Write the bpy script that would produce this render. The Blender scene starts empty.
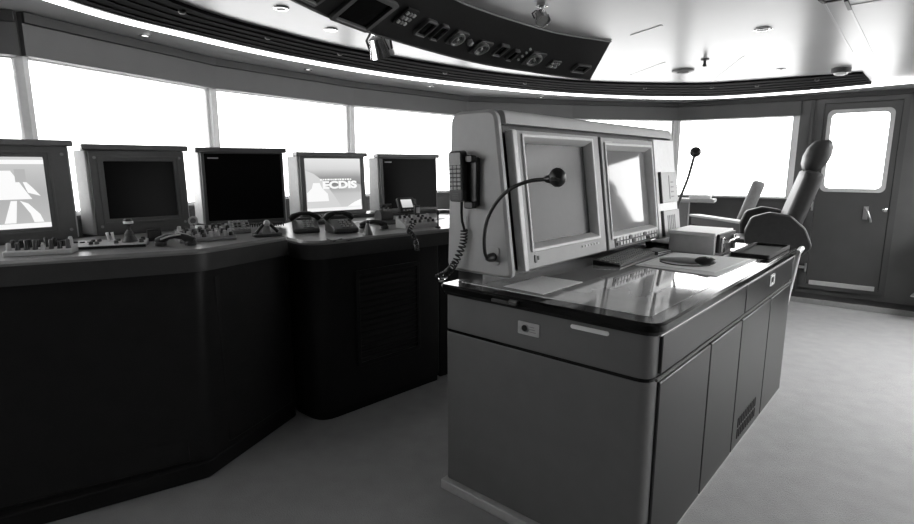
import bpy, bmesh, math, random
from mathutils import Vector, Matrix
random.seed(7)
SC = bpy.context.scene
COL = SC.collection
R = math.radians
# ------------------------------------------------------------------ camera maths
F, CX, CY, EYE = 545.0, 457.0, 262.0, 1.5
PITCH = math.atan(97 / 545.0)
CP, SP = math.cos(PITCH), math.sin(PITCH)
def ray(x, y):
    a, b = (x - CX) / F, -(y - CY) / F
    return Vector((a, CP + b * SP, -SP + b * CP))
def on_z(x, y, z):
    r = ray(x, y); t = (z - EYE) / r.z
    return Vector((r.x * t, r.y * t, z))
def on_wall(x, y, a, b):
    r = ray(x, y); nx, ny = -(b[1] - a[1]), (b[0] - a[0])
    t = (nx * a[0] + ny * a[1]) / (nx * r.x + ny * r.y)
    return Vector((r.x * t, r.y * t, EYE + r.z * t))
# ------------------------------------------------------------------ materials (all grey: the photo is black and white)
def mat(name, v, rough=.5, metal=0., noise=.0, nscale=40., bump=0., bscale=200., spec=.5, coat=0., stretch=None):
    m = bpy.data.materials.new(name); m.use_nodes = True
    nt = m.node_tree; bs = nt.nodes['Principled BSDF']
    bs.inputs['Roughness'].default_value = rough
    bs.inputs['Metallic'].default_value = metal
    bs.inputs['Specular IOR Level'].default_value = spec
    bs.inputs['Coat Weight'].default_value = coat
    bs.inputs['Coat Roughness'].default_value = .06
    tc = nt.nodes.new('ShaderNodeTexCoord'); mp = nt.nodes.new('ShaderNodeMapping')
    nt.links.new(tc.outputs['Object'], mp.inputs['Vector'])
    if stretch: mp.inputs['Scale'].default_value = stretch
    n = nt.nodes.new('ShaderNodeTexNoise'); n.inputs['Scale'].default_value = nscale; n.inputs['Detail'].default_value = 4
    nt.links.new(mp.outputs['Vector'], n.inputs['Vector'])
    cr = nt.nodes.new('ShaderNodeValToRGB')
    lo, hi = v * (1 - noise), min(1, v * (1 + noise))
    cr.color_ramp.elements[0].position = .3; cr.color_ramp.elements[1].position = .7
    cr.color_ramp.elements[0].color = (lo, lo, lo, 1); cr.color_ramp.elements[1].color = (hi, hi, hi, 1)
    nt.links.new(n.outputs['Fac'], cr.inputs['Fac']); nt.links.new(cr.outputs['Color'], bs.inputs['Base Color'])
    if bump:
        n2 = nt.nodes.new('ShaderNodeTexNoise'); n2.inputs['Scale'].default_value = bscale; n2.inputs['Detail'].default_value = 3
        nt.links.new(mp.outputs['Vector'], n2.inputs['Vector'])
        bp = nt.nodes.new('ShaderNodeBump'); bp.inputs['Strength'].default_value = bump; bp.inputs['Distance'].default_value = .004
        nt.links.new(n2.outputs['Fac'], bp.inputs['Height']); nt.links.new(bp.outputs['Normal'], bs.inputs['Normal'])
    return m
def emat(name, v, s=1.0):
    m = bpy.data.materials.new(name); m.use_nodes = True
    bs = m.node_tree.nodes['Principled BSDF']
    bs.inputs['Base Color'].default_value = (.02, .02, .02, 1); bs.inputs['Roughness'].default_value = .25
    bs.inputs['Emission Color'].default_value = (v, v, v, 1); bs.inputs['Emission Strength'].default_value = s
    return m
def gmat(name, stops, axis='Z', lo=0., hi=1., s=1.0):
    """a lit display whose picture is a gradient along one local axis"""
    m = emat(name, 1, s); nt = m.node_tree; bs = nt.nodes['Principled BSDF']
    tc = nt.nodes.new('ShaderNodeTexCoord'); sp = nt.nodes.new('ShaderNodeSeparateXYZ'); mr = nt.nodes.new('ShaderNodeMapRange')
    nt.links.new(tc.outputs['Object'], sp.inputs[0]); nt.links.new(sp.outputs[axis], mr.inputs[0])
    mr.inputs[1].default_value = lo; mr.inputs[2].default_value = hi
    cr = nt.nodes.new('ShaderNodeValToRGB'); e = cr.color_ramp.elements
    e[0].position, e[1].position = stops[0][0], stops[-1][0]
    for p, v in stops[1:-1]: e.new(p)
    for el, (p, v) in zip(sorted(e, key=lambda k: k.position), stops): el.color = (v, v, v, 1)
    nt.links.new(mr.outputs[0], cr.inputs[0]); nt.links.new(cr.outputs[0], bs.inputs['Emission Color'])
    return m
M = dict(
    carpet=mat('carpet', .34, .95, noise=.05, nscale=9, bump=1.0, bscale=170, spec=.1),
    ceil=mat('ceiling_paint', .42, .30, noise=.03, nscale=3, spec=.30),
    seam=mat('ceiling_seam', .48, .3),
    ohead=mat('overhead_panel_paint', .016, .5, spec=.2, noise=.1),
    ring=mat('dark_ring_metal', .011, .85, spec=.03, noise=.2, nscale=8),
    header=mat('header_panel', .09, .45, noise=.06, nscale=6),
    wall=mat('wall_panel', .06, .5, noise=.08, nscale=5),
    cornice=mat('cornice_dark', .03, .5),
    frame=mat('window_frame_paint', .78, .4, noise=.04),
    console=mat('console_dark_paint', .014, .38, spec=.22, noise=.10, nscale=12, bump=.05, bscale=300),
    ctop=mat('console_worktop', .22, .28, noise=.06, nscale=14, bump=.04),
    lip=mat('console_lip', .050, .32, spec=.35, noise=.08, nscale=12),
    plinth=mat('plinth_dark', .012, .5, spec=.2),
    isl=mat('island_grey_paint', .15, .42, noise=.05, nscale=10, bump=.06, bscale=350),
    islside=mat('island_side_shaded', .020, .30, noise=.06, nscale=10, bump=.04, bscale=300, stretch=(1, 1, .2)),  # dim side of the cabinet: its shade is put into the colour
    gloss=mat('black_gloss', .010, .10, spec=.3),
    chart=mat('chart_glass', .42, .05, noise=.12, nscale=5, spec=1., coat=1.),
    radar=mat('radar_housing_paint', .47, .45, noise=.03, nscale=18, bump=.04, bscale=400),
    bezel=mat('radar_bezel_paint', .25, .38, noise=.05, nscale=20),
    rim=mat('rim_light_metal', .55, .30, noise=.04),
    bezmid=mat('monitor_bezel_grey', .085, .42, noise=.05),
    hside=mat('monitor_housing_grey', .48, .45, noise=.05),
    cap=mat('monitor_cap', .13, .45, noise=.05),
    crt=mat('crt_glass', .035, .25, noise=.04, spec=.2),
    crt2=mat('crt_glass_glare', .22, .05, spec=.75),  # reflected brightness of the second screen partly put into the base colour
    screen=mat('screen_dark', .006, .18, spec=.03),
    black=mat('black_plastic', .014, .35, noise=.1),
    blackm=mat('black_matt', .012, .7),
    dgrey=mat('dark_grey_plastic', .05, .4, noise=.1),
    grey=mat('grey_plastic', .25, .45, noise=.06),
    lgrey=mat('light_grey_plastic', .50, .45, noise=.05),
    white=mat('white_plastic', .88, .45, noise=.03),
    paper=mat('paper', .80, .8, noise=.03, nscale=60),
    paperg=mat('grey_card', .62, .5, noise=.05, nscale=30),
    chrome=mat('chrome', .75, .16, metal=1.),
    steel=mat('brushed_steel', .60, .32, metal=1., noise=.08, stretch=(1, 30, 30)),
    leather=mat('black_leather', .026, .45, noise=.15, nscale=40, bump=.25, bscale=120),
    leatherg=mat('grey_leather', .20, .5, noise=.10, nscale=40, bump=.2, bscale=120),
    boxg=mat('grey_box_board', .52, .55, noise=.06, nscale=25),
    door=mat('door_panel_paint', .065, .40, noise=.08, nscale=4),
    cove=emat('cove_strip_light', 1.0, 6.5),
    panel=emat('fill_panel_light', 1.0, 32.0),  # glow of the unseen fill panels added over the right walkway
    lamp=emat('lamp_lens', 1.0, 2.5),
    glow=emat('display_white', .95, 1.0),
    glow2=emat('display_grey', .45, 1.0),
    glow3=emat('display_mid', .66, 1.0),
    glow4=emat('display_dark', .16, 1.0),
)
def glass_mat():
    m = bpy.data.materials.new('window_glass'); m.use_nodes = True; nt = m.node_tree
    nt.nodes.remove(nt.nodes['Principled BSDF']); out = nt.nodes['Material Output']
    t = nt.nodes.new('ShaderNodeBsdfTransparent'); t.inputs[0].default_value = (.96, .96, .96, 1)
    g = nt.nodes.new('ShaderNodeBsdfGlossy'); g.inputs['Roughness'].default_value = .02
    mx = nt.nodes.new('ShaderNodeMixShader'); fr = nt.nodes.new('ShaderNodeFresnel'); fr.inputs[0].default_value = 1.3
    nt.links.new(fr.outputs[0], mx.inputs[0]); nt.links.new(t.outputs[0], mx.inputs[1]); nt.links.new(g.outputs[0], mx.inputs[2])
    nt.links.new(mx.outputs[0], out.inputs['Surface'])
    return m
M['glass'] = glass_mat()
# ------------------------------------------------------------------ mesh builder
def rrect(w, h, r, n=5, cx=0., cy=0.):
    pts = []
    for sx, sy, a0 in ((1, 1, 0), (-1, 1, 90), (-1, -1, 180), (1, -1, 270)):
        for k in range(n + 1):
            a = R(a0 + 90 * k / n)
            pts.append((cx + sx * (w / 2 - r) + r * math.cos(a), cy + sy * (h / 2 - r) + r * math.sin(a)))
    return pts
def round_poly(pts, rad, n=6):
    """round the corners of a plan polygon; rad a number or a list"""
    out = []; N = len(pts)
    for i in range(N):
        r = rad[i] if isinstance(rad, (list, tuple)) else rad
        p = Vector(pts[i]); a = Vector(pts[i - 1]); b = Vector(pts[(i + 1) % N])
        if r <= 0: out.append(tuple(p)); continue
        da = (a - p).normalized(); db = (b - p).normalized()
        ang = da.angle(db); d = min(r / math.tan(ang / 2), (a - p).length * .48, (b - p).length * .48)
        p0, p1 = p + da * d, p + db * d
        for k in range(n + 1):
            t = k / n
            out.append(tuple(p0 * (1 - t) ** 2 + p * 2 * t * (1 - t) + p1 * t * t))
    return out
def inset(pts, d):
    """offset a polygon inwards by d (negative grows it)"""
    N = len(pts); area = sum(pts[i][0] * pts[(i + 1) % N][1] - pts[(i + 1) % N][0] * pts[i][1] for i in range(N))
    s = 1 if area > 0 else -1; out = []
    for i in range(N):
        p = Vector(pts[i]); a = p - Vector(pts[i - 1]); b = Vector(pts[(i + 1) % N]) - p
        na = Vector((-a.y, a.x)).normalized() * s; nb = Vector((-b.y, b.x)).normalized() * s
        m = na + nb
        if m.length < 1e-6: m = na
        m.normalize(); k = max(.4, m.dot(na))
        q = p + m * (d / k); out.append((q.x, q.y))
    return out
def catmull(pts, n=6):
    pts = [Vector(p) for p in pts]; P = [pts[0] * 2 - pts[1]] + pts + [pts[-1] * 2 - pts[-2]]; out = []
    for i in range(1, len(P) - 2):
        for k in range(n):
            t = k / n; a, b, c, d = P[i - 1], P[i], P[i + 1], P[i + 2]
            out.append(.5 * ((2 * b) + (c - a) * t + (2 * a - 5 * b + 4 * c - d) * t * t + (3 * b - a - 3 * c + d) * t ** 3))
    return out + [pts[-1]]
class MB:
    def __init__(s): s.b = bmesh.new()
    def loops(s, loops, cap=True, closed=True):
        vs = [[s.b.verts.new(p) for p in l] for l in loops]; n = len(vs[0])
        for a, b in zip(vs, vs[1:]):
            for i in range(n if closed else n - 1):
                j = (i + 1) % n
                try: s.b.faces.new((a[i], a[j], b[j], b[i]))
                except ValueError: pass
        if cap:
            s.b.faces.new(list(reversed(vs[0]))); s.b.faces.new(vs[-1])
        return s
    def prism(s, poly, z0, z1, mtx=None):
        l = [[Vector((x, y, z)) for x, y in poly] for z in (z0, z1)]
        if mtx: l = [[mtx @ p for p in q] for q in l]
        return s.loops(l)
    def taper(s, poly0, z0, poly1, z1, mtx=None):
        l = [[Vector((x, y, z0)) for x, y in poly0], [Vector((x, y, z1)) for x, y in poly1]]
        if mtx: l = [[mtx @ p for p in q] for q in l]
        return s.loops(l)
    def box(s, x0, x1, y0, y1, z0, z1, mtx=None):
        return s.prism([(x0, y0), (x1, y0), (x1, y1), (x0, y1)], z0, z1, mtx)
    def panel(s, x0, x1, z0, z1, y0, y1, holes=(), mtx=None):
        """upright slab in x-z, thickness y0..y1, with rectangular holes (hx0,hx1,hz0,hz1) side by side in x"""
        xs = [x0]
        for h in sorted(holes):
            s.box(xs[-1], h[0], y0, y1, z0, z1, mtx)
            s.box(h[0], h[1], y0, y1, z0, h[2], mtx); s.box(h[0], h[1], y0, y1, h[3], z1, mtx); xs.append(h[1])
        return s.box(xs[-1], x1, y0, y1, z0, z1, mtx)
    def ring(s, outer, inner, z0, z1, mtx=None):
        def L(p, z):
            q = [Vector((x, y, z)) for x, y in p]
            return [mtx @ k for k in q] if mtx else q
        ls = [L(outer, z0), L(outer, z1), L(inner, z1), L(inner, z0), L(outer, z0)]
        return s.loops(ls, cap=False)
    def tube(s, path, r, n=10, cap=True):
        P = [Vector(p) for p in path]; ls = []; up = Vector((.13, .27, .95)); prev = None
        for i, p in enumerate(P):
            t = (P[min(i + 1, len(P) - 1)] - P[max(i - 1, 0)]).normalized()
            x = (prev - t * prev.dot(t)) if prev else t.cross(up)
            if x.length < 1e-4: x = t.cross(Vector((1, 0, 0)))
            x.normalize(); prev = x; y = t.cross(x); rr = r[i] if isinstance(r, (list, tuple)) else r
            ls.append([p + (x * math.cos(2 * math.pi * k / n) + y * math.sin(2 * math.pi * k / n)) * rr for k in range(n)])
        return s.loops(ls, cap)
    def lathe(s, prof, n=20, mtx=None):
        """prof: (radius, height) along local z"""
        ls = []
        for r, h in prof:
            l = [Vector((max(r, 1e-4) * math.cos(2 * math.pi * k / n), max(r, 1e-4) * math.sin(2 * math.pi * k / n), h)) for k in range(n)]
            ls.append([mtx @ p for p in l] if mtx else l)
        return s.loops(ls)
    def blob(s, c, rx, ry, rz, mtx=None, seg=16):
        m = Matrix.Translation(c) @ (mtx or Matrix()) @ Matrix.Diagonal((rx, ry, rz, 1))
        bmesh.ops.create_uvsphere(s.b, u_segments=seg, v_segments=seg // 2 + 2, radius=1, matrix=m); return s
    def build(s, name, m, parent=None, bev=0., seg=2, smooth=True, ang=38, label=None, kind=None):
        bmesh.ops.recalc_face_normals(s.b, faces=s.b.faces)
        me = bpy.data.meshes.new(name); s.b.to_mesh(me); s.b.free()
        me.materials.append(M[m] if isinstance(m, str) else m)
        if smooth:
            for p in me.polygons: p.use_smooth = True
            me.set_sharp_from_angle(angle=R(ang))
        o = bpy.data.objects.new(name, me); COL.objects.link(o)
        if parent: o.parent = parent
        if bev:
            b = o.modifiers.new('edge', 'BEVEL'); b.width = bev; b.segments = seg; b.limit_method = 'ANGLE'; b.angle_limit = R(40)
        if label: o['label'] = label
        if kind: o['kind'] = kind
        return o
def tag(o, label=None, cat=None, group=None, kind=None):
    if label: o['label'] = label
    if cat: o['category'] = cat
    if group: o['group'] = group
    if kind: o['kind'] = kind
    return o
def thing(name, label, cat, loc=(0, 0, 0), rz=0., group=None):
    o = bpy.data.objects.new(name, None); COL.objects.link(o); o.empty_display_size = .1
    o.location = loc; o.rotation_euler = (0, 0, rz)
    return tag(o, label, cat, group)
def copy_tree(o, parent=None):
    c = o.copy(); COL.objects.link(c)
    if parent: c.parent = parent
    for ch in list(o.children): copy_tree(ch, c)
    return c
def axes(x, y, z, o=(0, 0, 0)):
    m = Matrix((Vector(x).to_4d(), Vector(y).to_4d(), Vector(z).to_4d(), Vector(o).to_4d())).transposed()
    for i in range(3): m[3][i] = 0
    m[3][3] = 1
    return m
def struct(b, name, m, parent=None, **k): return tag(b.build(name, m, parent, **k), kind='structure')

# ================================================================== THE SETTING
ZC = 2.255                                   # ceiling
ZH = 2.045                                   # underside of the window header
W = [(-3.6, .4), (-3.2, 2.5), (-2.209, 2.909), (-1.77, 4.114), (-.978, 5.252), (.102, 6.345), (1.37, 6.748), (2.74, 7.0), (3.84, 6.29)]
DE = Vector((.785, -.62)).normalized()       # along the door wall
W9 = tuple(Vector(W[-1]) + DE * 2.3)
ROOM = W + [W9, (5.75, 3.2), (5.75, -2.4), (-3.6, -2.4)]
b = MB(); b.prism([(-4, -2.8), (6.4, -2.8), (6.4, 7.6), (-4, 7.6)], -.08, 0); struct(b, 'floor', 'carpet', smooth=False)
b = MB(); b.prism(inset(ROOM, -.1), ZC, ZC + .08); struct(b, 'ceiling', 'ceil', smooth=False)
def wall_frame(a, c):
    d = Vector((c[0] - a[0], c[1] - a[1], 0)); L = d.length; d.normalize()
    return axes(d, (-d.y, d.x, 0), (0, 0, 1), (a[0], a[1], 0)), L       # +y is outside
names = ['wall_left_rear', 'wall_left', 'wall_left_front', 'wall_front_left', 'wall_front', 'wall_front_right', 'wall_right_front', 'wall_right']
sills = [1.2, 1.2, 1.22, 1.22, 1.2, 1.17, 1.15, 1.115]
mull = [.05] * 8
for i, nm in enumerate(names):
    mt, L = wall_frame(W[i], W[i + 1]); s = sills[i]
    x0, x1 = .026, L - .026
    if i == 7: x1 = L - .05
    b = MB(); b.panel(0, L, 0, ZH, 0, .09, [(x0, x1, s, ZH - .001)], mt); wl = struct(b, nm, 'frame' if i < 7 else 'frame', smooth=False)
    b = MB(); b.box(0, L, -.02, -.001, .0, s - .03, mt); struct(b, 'lower_panel', 'wall', wl, smooth=False)
    b = MB(); b.box(0, L, -.03, .0, ZH, ZC - .001, mt); b.box(0, L, 0, .09, ZH, ZC, mt); struct(b, 'header_panel', 'header', wl, smooth=False)
    b = MB(); b.box(0, L, -.05, -.028, ZC - .055, ZC - .001, mt); struct(b, 'cornice_strip', 'cornice', wl, bev=.004)
    # the window: frame, sill and one pane
    b = MB(); b.ring([(x0 - .001, s), (x1 + .001, s), (x1 + .001, ZH), (x0 - .001, ZH)], [(x0 + .016, s + .02), (x1 - .016, s + .02), (x1 - .016, ZH - .008), (x0 + .016, ZH - .008)], .03, .07, mt @ Matrix(((1, 0, 0, 0), (0, 0, 1, 0), (0, 1, 0, 0), (0, 0, 0, 1))))
    wn = struct(b, 'window_%d' % (i + 1), 'frame', smooth=False)
    b = MB(); b.box(x0 + .02, x1 - .02, .045, .055, s + .02, ZH - .006, mt); struct(b, 'pane', 'glass', wn, smooth=False)
    b = MB(); b.box(.0, L, -.03, .02, s - .03, s + .002, mt); struct(b, 'window_sill', 'dgrey', wn, bev=.004)
# door wall on the right
mt, L = wall_frame(W[8], W9)
def dpx(x, y):
    p = on_wall(x, y, W[8], W9); q = mt.inverted() @ p; return q.x, q.z
ds0 = dpx(826, 105)[0]; ds1 = ds0 + .66
dz0, dz1 = .16, 2.15
b = MB(); b.panel(0, L, 0, ZC, 0, .09, [(ds0 - .02, ds1 + .02, dz0 - .02, dz1 + .02), (ds1 + .36, L - .08, .95, 2.12)], mt); dwall = struct(b, 'wall_door', 'header', smooth=False)
b = MB(); b.box(0, L, -.06, -.001, ZC - .05, ZC - .001, mt); struct(b, 'cornice_strip', 'cornice', dwall, bev=.004)
b = MB(); b.box(.10, .135, -.02, -.001, 0, ZC - .06, mt); struct(b, 'pilaster_strip', 'wall', dwall, bev=.004)
b = MB(); b.box(.0, L, -.34, -.001, 0, .05, mt); struct(b, 'trim_1', 'cornice', bev=.006)
b = MB(); b.box(.0, L, -.36, -.34, 0, .058, mt); struct(b, 'trim_2', 'grey', bev=.004)
b = MB(); b.box(ds1 + .35, L - .07, .045, .055, .94, 2.13, mt); struct(b, 'window_9', 'glass', smooth=False)  # unseen window added to brighten the reflection in the second radar screen
# door leaf with window hole
dm = mt @ Matrix.Translation((ds0, 0, 0))
DW = ds1 - ds0
b = MB(); wx0, wx1, wz0, wz1 = .055, DW - .075, 1.235, 2.06
b.panel(0, DW, dz0, dz1, -.015, .035, [(wx0, wx1, wz0, wz1)], dm); door = struct(b, 'door_1', 'door', smooth=False)
XZ = Matrix(((1, 0, 0, 0), (0, 0, 1, 0), (0, 1, 0, 0), (0, 0, 0, 1)))       # poly x,y -> x,z ; height -> y
b = MB(); cw, ch = wx1 - wx0, wz1 - wz0
b.ring(rrect(cw + .05, ch + .05, .06, 6, (wx0 + wx1) / 2, (wz0 + wz1) / 2), rrect(cw - .03, ch - .03, .05, 6, (wx0 + wx1) / 2, (wz0 + wz1) / 2), -.028, -.012, dm @ XZ)
struct(b, 'window_frame', 'lgrey', door, bev=.003)
b = MB(); b.box(wx0, wx1, .005, .015, wz0, wz1, dm); struct(b, 'pane', 'glass', door, smooth=False)
b = MB(); b.box(.03, DW - .03, -.030, -.0155, dz0 - .005, dz0 + .045, dm); struct(b, 'kick_strip', 'lgrey', door, bev=.003)
b = MB()
b.ring([(-.06, dz0 - .05), (DW + .06, dz0 - .05), (DW + .06, dz1 + .06), (-.06, dz1 + .06)], [(-.004, dz0 - .002), (DW + .004, dz0 - .002), (DW + .004, dz1 + .004), (-.004, dz1 + .004)], -.03, .06, dm @ XZ)
struct(b, 'door_frame', 'door', door, bev=.004)
b = MB(); b.ring([(-.06, dz0 - .05), (DW + .06, dz0 - .05), (DW + .06, dz1 + .06), (-.06, dz1 + .06)], [(.03, dz0 + .03), (DW - .03, dz0 + .03), (DW - .03, dz1 - .03), (.03, dz1 - .03)], .037, .088, dm @ XZ); struct(b, 'door_stop', 'blackm', door)
hx, hz = dpx(866, 210); hx -= ds0
b = MB(); b.box(hx - .022, hx + .022, -.026, -.0145, hz - .10, hz + .04, dm)
b.tube([dm @ Vector(p) for p in ((hx, -.02, hz + .01), (hx, -.065, hz + .01), (hx + .02, -.072, hz - .01), (hx + .05, -.07, hz - .10), (hx + .055, -.07, hz - .125))], .010)
b.tube([dm @ Vector(p) for p in ((hx, -.02, hz - .075), (hx, -.04, hz - .075))], .014)
struct(b, 'door_handle', 'steel', door)
b = MB(); kx, kz = dpx(885, 210); kx -= ds0
b.lathe([(.022, 0), (.022, .01), (.010, .015), (.012, .03), (0, .033)], 16, dm @ Matrix.Translation((kx, -.0145, kz)) @ Matrix.Rotation(R(90), 4, 'X')); struct(b, 'door_knob', 'chrome', door)
for q in (206, 146, 268):
    gx, gz = dpx(819, q); gx = -.03
    b = MB(); b.box(gx - .05, gx + .02, -.06, -.031, gz - .014, gz + .014, dm); b.lathe([(.012, -.05), (.012, .05)], 12, dm @ Matrix.Translation((gx + .015, -.05, gz))); struct(b, 'hinge', 'steel', door, bev=.003)
# walls outside the frame that close the room
def plain_wall(nm, a, c, holes=()):
    mt, L = wall_frame(a, c); b = MB(); b.panel(0, L, 0, ZC, 0, .09, holes, mt); o = struct(b, nm, 'wall', smooth=False)
    for h in holes:
        g = MB(); g.box(h[0], h[1], .04, .05, h[2], h[3], mt); w = struct(g, 'pane', 'glass', o, smooth=False)
plain_wall('wall_right_rear', W9, (5.75, 3.2), [(.15, 1.6, .9, 2.12)])  # windows on this side are unseen, added large to light the right floor
plain_wall('wall_starboard', (5.75, 3.2), (5.75, -2.4), [(.15, 1.75, .75, 2.12), (1.9, 3.5, .75, 2.12), (3.65, 5.3, .75, 2.12)])
plain_wall('wall_back', (5.75, -2.4), (-3.6, -2.4))
plain_wall('wall_port', (-3.6, -2.4), W[0])
# dark louvred ring in the ceiling
RO = [(-2.0, .4), (-1.93, 1.6), (-1.768, 2.725), (-1.527, 3.301), (-1.133, 3.98), (-.45, 4.78), (.518, 5.544), (1.2, 5.93), (1.881, 6.154), (2.4, 6.23), (2.914, 6.154), (3.549, 5.685), (3.86, 5.284)]
RI = [(-1.52, .4), (-1.46, 1.6), (-1.301, 2.725), (-1.0, 3.35), (-.60, 3.88), (.246, 4.66), (1.0, 5.1), (1.4, 5.24), (1.85, 5.30), (2.1, 5.31), (2.4, 5.27), (2.86, 5.0), (3.33, 4.68)]
RO = catmull(RO, 5); RI = catmull(RI, 5)
def strip(t0, t1, z0, z1, b):
    A = [a.lerp(c, t0) for a, c in zip(RO, RI)]; C = [a.lerp(c, t1) for a, c in zip(RO, RI)]
    b.loops([[Vector((p.x, p.y, z0)), Vector((q.x, q.y, z0)), Vector((q.x, q.y, z1)), Vector((p.x, p.y, z1))] for p, q in zip(A, C)])
b = MB(); strip(0, 1, ZC - .012, ZC - .001, b); ring = struct(b, 'trim_3', 'ring', ang=25)
for t in (.0, .16, .36, .56, .76, .955):
    b = MB(); strip(t, t + .045, ZC - .018, ZC - .012, b); struct(b, 'louvre_strip', 'ring' if t not in (.0,) else 'dgrey', ring, ang=25)
CV = catmull([tuple(p) for p in RO[:-1:5]] + [(3.549, 5.685), (3.86, 5.284), (4.3, 4.75), (4.75, 4.15)], 5)
b = MB(); fr_ = []
for i, p in enumerate(CV):
    d = (CV[min(i + 1, len(CV) - 1)] - CV[max(i - 1, 0)]).normalized(); n = Vector((-d.y, d.x)); fr_.append((p + n * .004, p + n * .050))
b.loops([[Vector((*p.lerp(q, u_), ZC - h_)) for u_, h_ in ((0, .001), (0, .022), (.2, .032), (.5, .036), (.8, .034), (1, .028), (1, .001))] for p, q in fr_])
tag(b.build('cove_light', 'cove'), 'long thin bright strip light along the outer edge of the dark ceiling ring', 'strip light')
# ceiling seams
def seam(pts, w=.008):
    P = [on_z(x, y, ZC) for x, y in pts]; b = MB()
    for a, c in zip(P, P[1:]):
        d = (c - a).normalized(); n = Vector((-d.y, d.x, 0)) * w / 2; dn = Vector((0, 0, -.003))
        b.loops([[a - n + dn * 0, a + n, a + n + dn, a - n + dn], [c - n, c + n, c + n + dn, c - n + dn]])
    return struct(b, 'trim_4', 'seam', smooth=False)
for pts in ([(711, 82), (744, 56)], [(630, 75), (665, 62)], [(631, 35), (662, 25)], [(824, 3), (852, 52)], [(849, 6), (873, 55)], [(851, 5), (893, -2)]): seam(pts, .010)
b = MB()
for pts in ([(820, -1), (824, 2)], [(824, 2), (842, -1)], [(846, 0), (850, 9)]):
    a, c = [on_z(x, y, ZC) for x, y in pts]; d = (c - a).normalized(); n = Vector((-d.y, d.x, 0)) * .008; dn = Vector((0, 0, -.006))
    b.loops([[a - n, a + n, a + n + dn, a - n + dn], [c - n, c + n, c + n + dn, c - n + dn]])
struct(b, 'trim_5', 'black', smooth=False)

# ================================================================== CEILING FITTINGS
def downlight(label, px, r, group, lit='lamp', depth=.008, z=ZC):
    p = on_z(*px, z); t = thing('downlight', label, 'ceiling light', (p.x, p.y, z), 0, group)
    b = MB(); b.lathe([(r, -.001), (r, -depth * .6), (r * .9, -depth), (r * .68, -depth), (r * .62, -.004)], 24); b.build('trim_ring', 'chrome', t)
    b = MB(); b.lathe([(r * .6, -.002), (r * .6, -.004), (r * .3, -.006), (0, -.007)], 20); b.build('lens', lit, t)
    return t
soff = [((145, 35), 'chrome recessed downlight in the soffit above the second monitor from the left edge'),
        ((308, 69), 'chrome recessed downlight in the soffit above the monitor with the lit splash screen'),
        ((430, 86), 'chrome recessed downlight in the soffit just left of the grey radar console top'),
        ((541, 97), 'chrome recessed downlight in the soffit below the tip of the overhead instrument panel'),
        ((641, 98.5), 'chrome recessed downlight in the soffit above the second radar screen'),
        ((756, 96), 'chrome recessed downlight in the soffit above the right-hand bright window')]
for px, lb in soff: downlight(lb, px, .035, 'downlights in the window soffit')
for px, lb in (((281, 7.5), 'small recessed downlight in the pale ceiling at the left end of the overhead panel'),
               ((331, 29), 'small recessed downlight in the pale ceiling beside the chrome spotlight cluster'),
               ((763, 28.5), 'round recessed downlight alone in the bright ceiling at upper right'),
               ((781, 69), 'small white recessed downlight near the dark ceiling ring at right')):
    downlight(lb, px, .038 if px[0] != 763 else .048, 'downlights in the main ceiling', 'lgrey' if px[0] != 331 else 'lamp')
p = on_z(683, 70, ZC)
t = thing('smoke_detector', 'flat grey round smoke detector on the ceiling near the dark ring', 'smoke detector', (p.x, p.y, ZC))
b = MB(); b.lathe([(.085, -.001), (.085, -.012), (.07, -.018), (0, -.019)], 28); b.build('base', 'grey', t)
b = MB(); b.lathe([(.05, -.018), (.045, -.026), (.02, -.03), (0, -.031)], 28); b.build('sensor_cap', 'grey', t)
p = on_z(705, 59, ZC)
t = thing('sprinkler_head', 'small dark sprinkler head hanging from the bright ceiling beside the smoke detector', 'sprinkler', (p.x, p.y, ZC))
b = MB(); b.lathe([(.03, -.001), (.028, -.008), (.01, -.012), (.009, -.035), (.012, -.05), (0, -.052)], 16); b.build('body', 'dgrey', t)
b = MB(); b.lathe([(.024, -.055), (.024, -.058), (.004, -.060), (0, -.06)], 16); b.tube([(.010, 0, -.03), (.014, 0, -.045), (.006, 0, -.056)], .002, 6); b.tube([(-.010, 0, -.03), (-.014, 0, -.045), (-.006, 0, -.056)], .002, 6); b.build('deflector', 'steel', t)
p = on_z(841, 71, ZC - .02)
t = thing('dome_light', 'flat round dome light at the right end of the dark ceiling ring', 'ceiling light', (p.x, p.y, ZC))
b = MB(); b.lathe([(.068, -.001), (.068, -.030), (.06, -.036), (.052, -.036)], 28); b.build('rim', 'dgrey', t)
b = MB(); b.lathe([(.053, -.030), (.045, -.046), (.025, -.054), (0, -.056)], 28); b.build('diffuser', 'white', t)
for px, lb in (((182, 12), 'a'), ((268, 38), 'b'), ((340, 54), 'c'), ((445, 73), 'd'), ((525, 83), 'e'), ((645, 88), 'f'), ((712, 87.5), 'g'), ((757, 86), 'h'), ((817, 80), 'i')):
    p = on_z(*px, ZC - .02)
    b = MB(); b.lathe([(.018, .0), (.018, -.012), (.012, -.018), (0, -.02)], 14, Matrix.Translation((p.x, p.y, ZC - .010)))
    o = b.build('ring_stud', 'dgrey'); tag(o, 'tiny round stud on the dark ceiling ring', 'stud', 'studs along the dark ceiling ring')
for k_, (x_, y_) in enumerate(((3.8, 2.3), (4.4, 3.5))):  # unseen fill panels added to brighten the floor on the right
    lt_ = thing('fill_light_panel', ('added flat fill light panel above the walkway right of the chart table', 'added flat fill light panel nearer the door, beside the helm chairs')[k_], 'ceiling light', (x_, y_, ZC), 0, 'added fill light panels')
    b = MB(); b.ring(rrect(.66, 1.06, .02), rrect(.60, 1.0, .01), -.025, -.001); b.build('light_frame', 'lgrey', lt_)
    b = MB(); b.prism(rrect(.61, 1.01, .01), -.015, -.006); b.build('diffuser', 'panel', lt_)
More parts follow.
